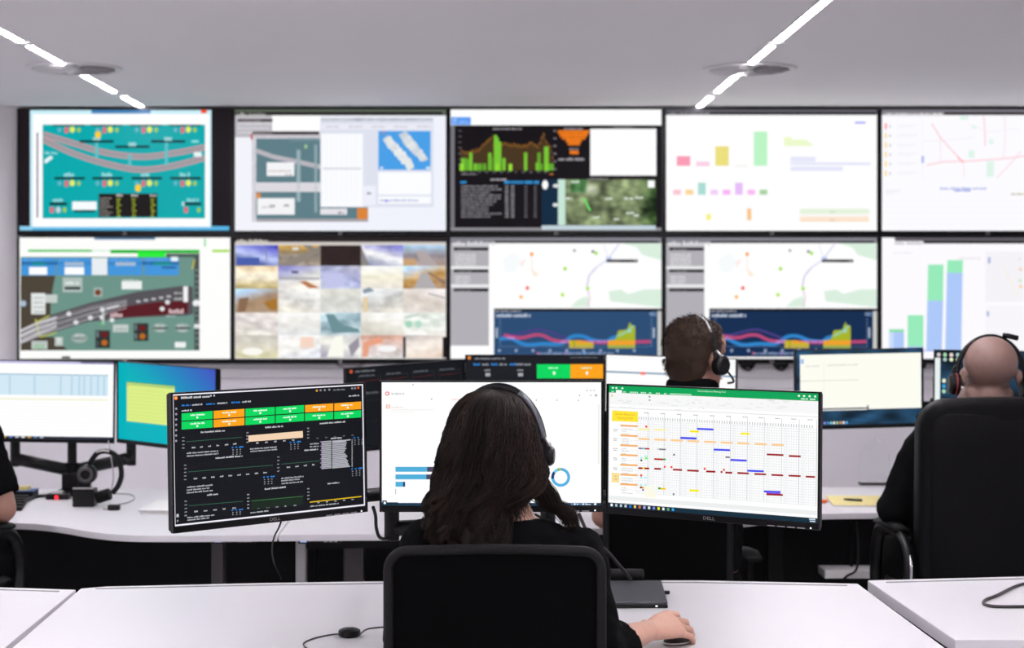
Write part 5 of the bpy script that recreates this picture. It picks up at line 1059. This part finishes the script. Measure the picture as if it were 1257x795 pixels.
for g_ in range(150):
    ph = math.radians(rg.uniform(-205, 25)); f0 = rg.choice((0, 0, .3, .8, 1.5)); 
    side = abs(math.cos(ph)); end = (15.6 - rg.uniform(0, 3.0)) if side < .75 else rg.uniform(9.5, 13.5)
    if math.cos(ph) > .45: end = rg.uniform(9.2, 10.4) if math.sin(ph) > -.75 else rg.uniform(11, 15)
    wph, wfr, amp = rg.uniform(0, 6.28), rg.uniform(.85, 1.3), rg.uniform(.5, 1.2)
    for k in range(16):
        dp = rg.gauss(0, .045); e2 = end + rg.uniform(-.9, .5); pts = []; lift = 1.0 + rg.uniform(-.02, .035); cl = rg.uniform(-1, 1); N = 30
        for j in range(N + 1):
            f = f0 + (e2 - f0) * j / N; f = min(f, len(ROW) - 1.001); c, rx, ry = hring(f); q = j / N
            wav = amp * (.0025 + .019 * q * q) ; z = c.z; w1 = math.sin(wfr * (1.286 - z) * 62 + wph + cl * .35); w2 = math.cos(wfr * (1.286 - z) * 62 + wph + cl * .35)
            a = ph + dp * (1 - .35 * q); rr = lift * (1 + .02 * q)
            pts.append(Vector((c.x + rx * rr * math.cos(a) + wav * w1, c.y + ry * rr * math.sin(a) + wav * .5 * w2 - .0015, z + wav * .3 * w2)))
        strand(st if rg.random() > .18 + .25 * (side > .6) else st2, pts, .0013, .0006)
for k in range(260):      # lock falling over the right shoulder
    a = rg.uniform(0, 6.28); rr = rg.uniform(.5, 1.2); w0 = rg.uniform(0, .6); pts = []; ex = rg.uniform(-.01, .014)
    for j, (x, y, r_, d) in enumerate([tuple(v) for v in []] or [(p_.x, p_.y, p_.z, 0) for p_ in spline([P(x, y, d) for x, y, r_, d in rl], 4)]):
        R_ = interp([(0, .020), (8, .025), (16, .022), (24, .016)], j) * rr; q = j / 24
        pts.append(Vector((x + R_ * math.cos(a) + .008 * q * math.sin(j * .62 + w0), y + R_ * math.sin(a) * .8, r_ + .007 * q * math.cos(j * .62 + w0) + ex * q)))
    strand(st if k % 3 else st2, pts, .0012, .0005)
for k in range(170):       # loose fly-away hairs at both edges
    lf = k % 3; f = rg.uniform(6.5, 10.5) if lf else rg.uniform(8, 9.6); c, rx, ry = hring(f); s_ = -1 if lf else 1
    p0 = Vector((c.x + s_ * rx * .93, c.y - .02, c.z)); ln_ = rg.uniform(.02, .055); dx = s_ * rg.uniform(.004, .022) ; cu = rg.uniform(-1, 1) * .008
    strand(st2, [p0 + Vector((dx * q + cu * math.sin(q * 5), 0, -ln_ * q)) for q in [j / 8 for j in range(9)]], .0006, .0003)
st.build('hair_strands', 'hair', t, smooth=True); tag(st2.build('hair_strands', 'hairtip', t, smooth=True), label='lighter brown strands of hair')
HT2 = Matrix.Translation((.0385, 3.690, 1.165)) @ Matrix.Rotation(math.radians(-10), 4, 'Z') @ Matrix.Rotation(math.radians(1.5), 4, 'Y')
headset(HT2, 1.0, 'grey and black headset worn by the long-haired woman', wide=1.06, high=.962, hi=(2, 11), boom=None, cup=.022, m_band='black', him='band')
task_chair((.0285, 3.60, 0), 0, .448, .50, .982, -.18, 'black mesh chair of the long-haired woman, in the foreground', 'mesh office chairs')

# --- the dark-haired man at the middle far desk
mx, my = .64, 5.46
tor = [((mx, my - .08, .50), .18, .13), ((mx, my - .07, .62), .17, .125), ((mx, my - .03, .80), .185, .125), ((mx, my, .95), .20, .12), ((mx, my, 1.05), .205, .105), ((mx, my, 1.10), .17, .085), ((mx + .01, my, 1.14), .095, .07), ((mx + .015, my + .005, 1.165), .068, .062)]
S = dict(head=(.690, my + .01, 1.284), yaw=-50, nod=-4, neck=(.665, my, 1.14), torso=tor, girth=1.05, arm=1.1, loose=.010,
    shL=(mx - .19, my, 1.06), shR=(mx + .19, my, 1.06), elL=(.395, my + .03, .775), elR=(.93, my + .08, .80), wrL=(.44, my + .26, .735), wrR=(.80, my + .30, .735), hfL=(.3, .95, 0), hfR=(-.2, .98, 0),
    sleeveL=.90, sleeveR=.9, curlL=.3, curlR=.3, hipL=(mx - .1, my - .05, .54), hipR=(mx + .1, my - .05, .54), kneeL=(mx - .15, my + .38, .56), kneeR=(mx + .15, my + .38, .56), ankL=(mx - .15, my + .34, .09), ankR=(mx + .15, my + .34, .09))
t, HT, sc = person((mx, my - .06, 0), 'person with short brown hair and dark top at the middle far desk, head turned right', S, 'skinm', .006, .009)
cl = MB().tube([Vector((.676 + .076 * math.cos(q), my - .002 + .066 * math.sin(q), 1.192 - .006 * math.sin(q))) for q in [2 * math.pi * k / 20 for k in range(20)]], .010, 8, ry=.022, closed=True)
cl.build('collar', 'fabric', t, smooth=True)
def short_hair(t, HT, sc, rows, m, n=2600, L=.017, seed=4):
    h = MB(); h.ell((0, -.018, .042), (.083, .103, .088), nu=32, nv=20); h.ell((0, -.045, -.025), (.071, .062, .080)); h.ell((0, -.035, .01), (.083, .074, .06)); h.ell((0, .045, .085), (.055, .045, .036))
    h.v = [tuple(HT @ (Vector(v) * sc)) for v in h.v]; o = h.build('hair', m, t, smooth=True); remesh(o, .005, 8)
    rg = random.Random(seed); s_ = MB()
    for k in range(n):
        a, b_ = rg.uniform(0, 2 * math.pi), math.acos(rg.uniform(-.62, 1)); d = Vector((math.sin(b_) * math.cos(a), math.sin(b_) * math.sin(a), math.cos(b_)))
        if d.y > .55 and d.z < .35: continue
        if abs(d.x) > .62 and d.z < .0 and d.y > -.35: continue
        c = Vector((0, -.018, .042)) if d.z > -.1 else Vector((0, -.05, .0)); r = Vector((.082, .102, .087)) if d.z > -.1 else Vector((.068, .06, .088))
        p0 = c + Vector((d.x * r.x, d.y * r.y, d.z * r.z)); dr = (d * .55 + Vector((rg.gauss(0, .3), rg.gauss(0, .3) - .2, rg.gauss(0, .25) - .45))).normalized() * L * rg.uniform(.6, 1.2)
        sd = d.cross(dr).normalized() * .0011; q = [HT @ (v * sc) for v in (p0 - sd, p0 + sd, p0 + dr * .6 + sd * .8 + d * .002, p0 + dr)]
        s_.add(q, [(0, 1, 2), (0, 2, 3)])
    s_.build('hair_strands', m, t)
short_hair(t, HT, sc, None, 'hairm')
headset(HT, sc, 'black headset with a pale band, worn by the brown-haired man', wide=1.0, high=1.0, dy=.018, dz=-.005, hi=(6, 14), boom='R', cup=.031)
task_chair((.575, 5.50, 0), 0, .40, .48, .87, -.26, 'black chair of the brown-haired man, below the spreadsheet monitor', 'mesh office chairs')

# --- the bald man at the right
bx, by = 1.60, 5.56
tor = [((bx, by - .10, .52), .20, .15), ((bx, by - .09, .66), .20, .15), ((bx, by - .06, .84), .215, .145), ((bx, by - .02, .97), .20, .13), ((bx, by, 1.04), .18, .11), ((bx, by, 1.09), .17, .09), ((bx + .01, by, 1.12), .10, .075), ((bx + .01, by, 1.14), .07, .068)]
S = dict(head=(bx + .018 + .022, by - .05, 1.226), yaw=-2, nod=-6, neck=(bx + .012 + .02, by - .02, 1.11), torso=tor, girth=1.28, neckr=1.42, arm=1.25, hs=1.0, wide=1.10, loose=.012,
    shL=(bx - .15, by, .975), shR=(bx + .205, by, 1.02), elL=(1.345, by - .02, .79), elR=(bx + .30, by + .02, .82), wrL=(1.40, by + .24, .745), wrR=(bx + .18, by + .26, .745), hfL=(.2, .97, -.05), hfR=(-.2, .97, -.05),
    sleeveL=1.8, sleeveR=1.8, hem=.045, curlL=.3, curlR=.3, hipL=(bx - .11, by - .07, .56), hipR=(bx + .11, by - .07, .56), kneeL=(bx - .17, by + .38, .57), kneeR=(bx + .17, by + .38, .57), ankL=(bx - .17, by + .34, .09), ankR=(bx + .17, by + .34, .09))
t, HT, sc = person((bx, by - .08, 0), 'person with a shaved head and dark long-sleeved top, leaning back in a leather chair', S, 'skinb', .0055, .009)
headset(HT @ Matrix.Rotation(math.radians(4), 4, 'Y'), sc, 'black headset with dark red rings, worn by the bald man', wide=1.16, high=.93, dz=-.022, boom='UP', red=True, cup=.034)
exec_chair((1.62, 5.54, 0), 0, 1.155, 'high-backed black leather chair of the bald man', 'leather office chairs')

# --- the person cut off at the left edge
lx, ly = -1.80, 5.50
tor = [((lx, ly - .08, .50), .17, .13), ((lx, ly - .07, .62), .16, .12), ((lx, ly - .03, .80), .175, .12), ((lx, ly, .95), .19, .115), ((lx, ly, 1.03), .195, .10), ((lx, ly, 1.08), .16, .085), ((lx, ly, 1.12), .09, .07), ((lx, ly, 1.14), .066, .06)]
S = dict(head=(lx, ly + .03, 1.25), yaw=0, neck=(lx, ly + .01, 1.12), torso=tor, girth=1.05, arm=1.12, loose=.010,
    shL=(lx - .19, ly, 1.03), shR=(lx + .19, ly, 1.03), elL=(lx - .26, ly - .02, .80), elR=(-1.525, ly - .03, .80), wrL=(lx - .14, ly + .24, .735), wrR=(-1.64, ly + .22, .735), hfL=(.3, .95, 0), hfR=(-.2, .97, 0),
    sleeveL=.78, sleeveR=.84, curlL=.3, curlR=.3, hipL=(lx - .1, ly - .05, .54), hipR=(lx + .1, ly - .05, .54), kneeL=(lx - .15, ly + .38, .56), kneeR=(lx + .15, ly + .38, .56), ankL=(lx - .15, ly + .34, .09), ankR=(lx + .15, ly + .34, .09))
t, HT, sc = person((lx, ly - .06, 0), 'person cut off by the left edge, only a bare forearm and black sleeve showing', S, 'skinm', .006, .009)
short_hair(t, HT, sc, None, 'hairm', n=800)
exec_chair((-1.845, 5.50, 0), -15, 1.02, 'black leather chair cut off by the left edge, one looped armrest showing', 'leather office chairs')

# ------------------------------------------------------------------ things on the desks
t = thing('laptop', (.31, 4.33, DESK), 'closed dark laptop on the front desk beside the woman\'s right arm', 'laptop')
pts = W2([(690, 713.5), (812.6, 713.3), (820, 739.5), (690, 739.5)], DESK + .014)
MB().prism(pts, DESK, DESK + .008).build('base', 'black', t, bevel=.003); MB().prism([(x * .997 + .0006, y) for x, y in pts], DESK + .0085, DESK + .017).build('lid', 'laptop', t, bevel=.003)
p = P(806, 743, pts[2][1] - .001); MB().box((p.x, p.y, DESK + .006), (.005, .002, .003)).build('power_light', 'led_white', t)
q = Vector(((pts[1][0] + pts[2][0]) / 2 - .001, (pts[1][1] + pts[2][1]) / 2 + .03, DESK + .007)); MB().box(q + Vector((.008, 0, 0)), (.016, .012, .008)).build('plug', 'black', t, bevel=.001)
p = PZ(775, 711, DESK)
MB_ = thing('cylinder_speaker', (.40, 4.50, DESK), 'short black cylinder lying at the rear edge of the front desk', 'speaker')
MB().tube([(.28, 4.515, DESK + .0215), (.285, 4.515, DESK + .0215), (.425, 4.515, DESK + .0215), (.43, 4.515, DESK + .0215)], [.019, .0213, .0213, .019], 24).build('body', 'matte', MB_)
MB().tube([(.39, 4.515, DESK + .0215), (.392, 4.515, DESK + .0215)], .0216, 24).build('seam', 'black', MB_)
cable('laptop_cable', [PZ(776, 713, DESK + .01), P(768, 703, 4.42), P(757, 690, 4.40), P(745, 676, 4.38), P(725, 660, 4.36), Vector((.25, 4.36, .93))], .0045, 'black cable running from the laptop up behind the woman\'s shoulder', 'darkgrey')
cable('monitor_cable', [P(700, 626, 4.2), P(703, 634, 4.22), P(708, 642, 4.23), P(714, 650, 4.24)], .003, 'thin black cable hanging beside the right-hand curl of the woman\'s hair')
t = thing('mouse', (.425, 3.750, DESK), 'grey and black computer mouse under the woman\'s right hand', 'mouse')
fm = Vector((.70, .714, 0)); m_ = MB(); R_ = Matrix((( .714, .70, 0), (-.70, .714, 0), (0, 0, 1)))
m_.ell((.438, 3.778, DESK + .002), (.027, .046, .021), R_); m_.v = [(v[0], v[1], max(v[2], DESK + .0005)) for v in m_.v]; m_.build('shell', 'darkgrey', t, smooth=True)
m2 = MB().tube([Vector((.438, 3.778, DESK + .0045)) + R_ @ Vector((.0275 * math.cos(q), .0465 * math.sin(q), 0)) for q in [2 * math.pi * k / 28 for k in range(28)]], .0022, 6, closed=True); m2.build('side_trim', 'silver', t, smooth=True)
MB().cyl(Vector((.438, 3.778, DESK + .017)) + R_ @ Vector((-.003, .026, 0)), Vector((.438, 3.778, DESK + .017)) + R_ @ Vector((.003, .026, 0)), .006, n=14).build('scroll_wheel', 'matte', t)
p = PZ(429, 781, DESK)
t = thing('headset_controller', p, 'round black inline cable controller on the front desk, left of the chair', 'controller')
MB().tube([p + Vector((0, 0, .0003)), p + Vector((0, 0, .004)), p + Vector((0, 0, .015)), p + Vector((0, 0, .0185))], [.020, .0255, .0245, .017], 28, up=(1, 0, 0)).build('body', 'black', t, smooth=False, bevel=.001)
MB().cyl(p + Vector((0, 0, .0185)), p + Vector((0, 0, .0198)), .009).build('button', 'darkgrey', t)
R0 = .0018
cable('controller_cable', [p + Vector((-.024, 0, .006)), PZ(404, 780, DESK) + Vector((0, 0, R0)), PZ(386, 784, DESK) + Vector((0, 0, R0)), PZ(373, 790, DESK) + Vector((0, 0, R0)), PZ(376, 796, DESK) + Vector((0, 0, R0)), PZ(386, 800, DESK) + Vector((0, 0, R0))], R0, 'thin black cable curling left from the round controller', 'darkgrey')
cable('controller_cable', [p + Vector((.024, 0, .006)), PZ(450, 773, DESK) + Vector((0, 0, R0)), PZ(462, 771, DESK) + Vector((0, 0, R0)), PZ(475, 770, DESK) + Vector((0, 0, R0))], R0, 'thin black cable running right from the round controller to the chair', 'darkgrey')
zz = .735
cable('desk_cable', [PZ(x, y, zz) + Vector((0, 0, .0042)) for x, y in ((1290, 704 + 8), (1262, 717), (1245, 722), (1225, 732), (1210, 738), (1208, 743), (1220, 746), (1245, 746.5), (1270, 746), (1300, 745))], .004, 'black cable loop on the front desk at the right edge', 'darkgrey', n=8)
# far left desk
def on2(px, py): return PZ(px, py, Z2)
b0 = on2(102, 622)
t = thing('headset_stand', b0, 'black box-shaped headset charging stand on the far left desk', 'headset stand')
MB().bb(b0.x - .040, b0.x + .040, b0.y - .002, b0.y + .06, Z2, Z2 + .066).build('body', 'black', t, bevel=.003)
MB().bb(b0.x - .038, b0.x + .038, b0.y - .004, b0.y + .0, Z2 + .066, Z2 + .072).build('silver_line', 'grey', t)
MB().bb(b0.x - .022, b0.x + .022, b0.y + .01, b0.y + .045, Z2 + .066, Z2 + .11).build('cradle', 'black', t, bevel=.004)
t = thing('headset', (b0.x, b0.y, Z2 + .07), 'black headset hooked on its stand with the band arching right, nobody wearing it', 'headset', 'black headsets')
dd = b0.y + .0; q = P(106, 582, dd - .01)
MB().tube([q + Vector((0, .03, 0)), q + Vector((0, 0, 0)), q + Vector((0, -.010, 0))], [.036, .036, .030], 24).build('ear_cup', 'black', t, bevel=.002)
MB().tube([q + Vector((.023 * math.cos(a), -.012, .023 * math.sin(a))) for a in [2 * math.pi * k / 24 for k in range(24)]], .006, 8, closed=True).build('cushion', 'darkgrey', t, smooth=True)
MB().tube(spline([P(109, 572, dd), P(113, 564, dd), P(121, 555, dd), P(133, 554, dd), P(143, 560, dd), P(148, 572, dd), P(149, 584, dd), P(145, 596, dd), P(138, 605, dd)], 6), .006, 10, ry=.010).build('headband', 'black', t, smooth=True)
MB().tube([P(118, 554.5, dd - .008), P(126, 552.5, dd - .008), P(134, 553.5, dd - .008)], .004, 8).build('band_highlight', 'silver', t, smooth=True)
q = P(128, 609, dd + .02); MB().tube([q + Vector((-.028, 0, -.006)), q + Vector((.022, 0, .010))], [.032, .030], 20, ry=[.022, .022]).build('ear_cup', 'leather', t, bevel=.004)
q = on2(136, 626)
t = thing('usb_puck', q, 'small black and silver plug lying right of the headset stand', 'adapter')
MB().box(q + Vector((.012, 0, .0105)), (.044, .026, .02)).build('body', 'black', t, bevel=.004); MB().box(q + Vector((-.018, -.002, .007)), (.02, .014, .012)).build('tip', 'silver', t, bevel=.001)
cable('headset_cable', [on2(146, 620) + Vector((0, 0, .004)), on2(158, 617) + Vector((0, 0, .003)), on2(165, 612) + Vector((0, 0, .003)), on2(160, 607.5) + Vector((0, 0, .003)), on2(144, 606.5) + Vector((0, 0, .003)), on2(133, 607) + Vector((0, 0, .003))], .0025, 'thin grey cable curled on the far left desk behind the headset', 'grey')
cable('monitor_cable', [P(133, 541, 6.55), P(136, 560, 6.5), P(139, 580, 6.5), P(138, 596, 6.5), on2(133, 606.5) + Vector((0, 0, .003))], .0022, 'thin pale cable hanging behind the unused headset', 'grey')
cable('monitor_cable', [P(158, 548, 6.5), P(163, 552, 6.5), P(164, 560, 6.5), P(158, 565, 6.52), P(152, 562, 6.55)], .005, 'short black cable looping under the teal monitor')
q = on2(70, 613)
t = thing('docking_box', q, 'flat black box with a red light at the foot of the far left monitor arm', 'dock')
MB().box(q + Vector((0, .02, .011)), (.085, .05, .021)).build('body', 'black', t, bevel=.003); MB().ell(q + Vector((-.001, -.006, .009)), (.007, .003, .007), nu=12, nv=8).build('red_light', 'led_red', t)
MB().box(q + Vector((.0, .02, .026)), (.04, .03, .008)).build('label_plate', 'silver', t, bevel=.001)
cable('dock_cable', [q + Vector((-.042, .03, .012)), on2(45, 611) + Vector((0, 0, .006)), on2(32, 617) + Vector((0, 0, .01)), on2(20, 624) + Vector((0, 0, .01)), on2(8, 632) + Vector((0, 0, .008))], .006, 'thick black cable from the red-lit box to the keyboard')
k_ = [tuple(on2(*c))[:2] for c in ((-60, 612), (36, 611.5), (27, 627), (-70, 630))]
t = thing('keyboard', (*[sum(c[i] for c in k_) / 4 for i in (0, 1)], Z2), 'black keyboard on the far left desk beside the bare forearm', 'keyboard')
MB().prism(k_, Z2, Z2 + .014).build('case', 'matte', t, bevel=.003)
ks = MB()
for r_ in range(4):
    for c_ in range(14):
        u_, v_ = (c_ + .5) / 14, (r_ + .5) / 4; a = [k_[0][i] + (k_[1][i] - k_[0][i]) * u_ for i in (0, 1)]; b_ = [k_[3][i] + (k_[2][i] - k_[3][i]) * u_ for i in (0, 1)]
        ks.box((a[0] + (b_[0] - a[0]) * (.08 + .84 * v_), a[1] + (b_[1] - a[1]) * (.08 + .84 * v_), Z2 + .0165), (.021, .024, .005))
tag(ks.build('keys', 'black', t), kind='stuff')
t = thing('notebook', on2(24, 610), 'dark blue-edged book on the far left desk, yellow pad on top', 'book')
c = on2(14, 610.5); MB().box(c + Vector((0, .05, .012)), (.16, .09, .022)).build('pages', 'matte', t, bevel=.002); MB().box(c + Vector((.0, .05, .0235)), (.164, .094, .002)).build('cover', 'blue', t)
tag(MB().box(c + Vector((-.004, .04, .0325)), (.125, .05, .014)).build('sticky_pad', 'yellow', bevel=.001), 'yellow sticky pad on the blue-covered book', 'notepad')
cc = [tuple(on2(*c))[:2] for c in ((172, 631), (196, 619.5), (246, 619.5), (240, 632))]
for i in range(3):
    dx = (.0, .012, -.006)[i]
    tag(MB().prism([(x + dx, y + dx * .4) for x, y in cc], Z2 + i * .006, Z2 + i * .006 + .0055).build('paper_stack', 'paper', bevel=.0008), 'white paper stack left of the dashboard monitor, %s' % ('bottom of three', 'middle of three', 'top of three')[i], 'papers', 'loose papers on the far left desk')
# far right desk
cc = [tuple(on2(*c))[:2] for c in ((1023, 622), (1014, 610.5), (1110, 611), (1112, 623))]
t = thing('notepad', (*[sum(c[i] for c in cc) / 4 for i in (0, 1)], Z2), 'pale yellow notepad on the far right desk, dark pen on it', 'notepad')
MB().prism(cc, Z2, Z2 + .006).build('pages', 'paper', t); MB().prism([(x * .9995, y + .002) for x, y in cc], Z2 + .0062, Z2 + .008).build('top_sheet', 'yellow', t)
a = on2(1036, 616.5) + Vector((0, 0, .0125)); b_ = on2(1058, 618) + Vector((0, 0, .0125))
t = thing('pen', a, 'dark pen lying on the yellow notepad', 'pen'); MB().tube([a, a.lerp(b_, .3), b_], [.003, .0045, .0045], 10).build('barrel', 'black', t, smooth=True); MB().tube([a.lerp(b_, .3) + Vector((0, -.003, .003)), b_ + Vector((0, -.003, .004))], .0014, 6).build('clip', 'darkgrey', t)
a = on2(1000, 618) + Vector((0, 0, .0075)); b_ = on2(1016, 617) + Vector((0, 0, .0075))
t = thing('highlighter', a, 'orange highlighter left of the yellow notepad', 'pen'); MB().tube([a, b_.lerp(a, .25), b_], [.0075, .0075, .004], 12).build('barrel', 'orange', t)
g0 = on2(1073, 595); 
t = thing('glass_award', (g0.x, g0.y, Z2), 'clear pointed glass award standing on the far right desk', 'award')
k = F / g0.y; ol = [((1056 - 1073) / k, .012), ((1090 - 1073) / k, .012), ((1093 - 1073) / k, .06), ((1091 - 1073) / k, .125), ((1074 - 1073) / k, .205), ((1056 - 1073) / k, .125), ((1054 - 1073) / k, .06)]
mb = MB(); n = len(ol); mb.add([(g0.x + x, g0.y - .006, Z2 + z) for x, z in ol] + [(g0.x + x, g0.y + .006, Z2 + z) for x, z in ol], [tuple(range(n)), tuple(range(2 * n - 1, n - 1, -1))] + [((i + 1) % n, i, n + i, n + (i + 1) % n) for i in range(n)])
mb.build('glass', 'glass', t, bevel=.003); MB().box((g0.x, g0.y, Z2 + .006), (.12, .05, .012)).build('base', 'darkgrey', t, bevel=.002)
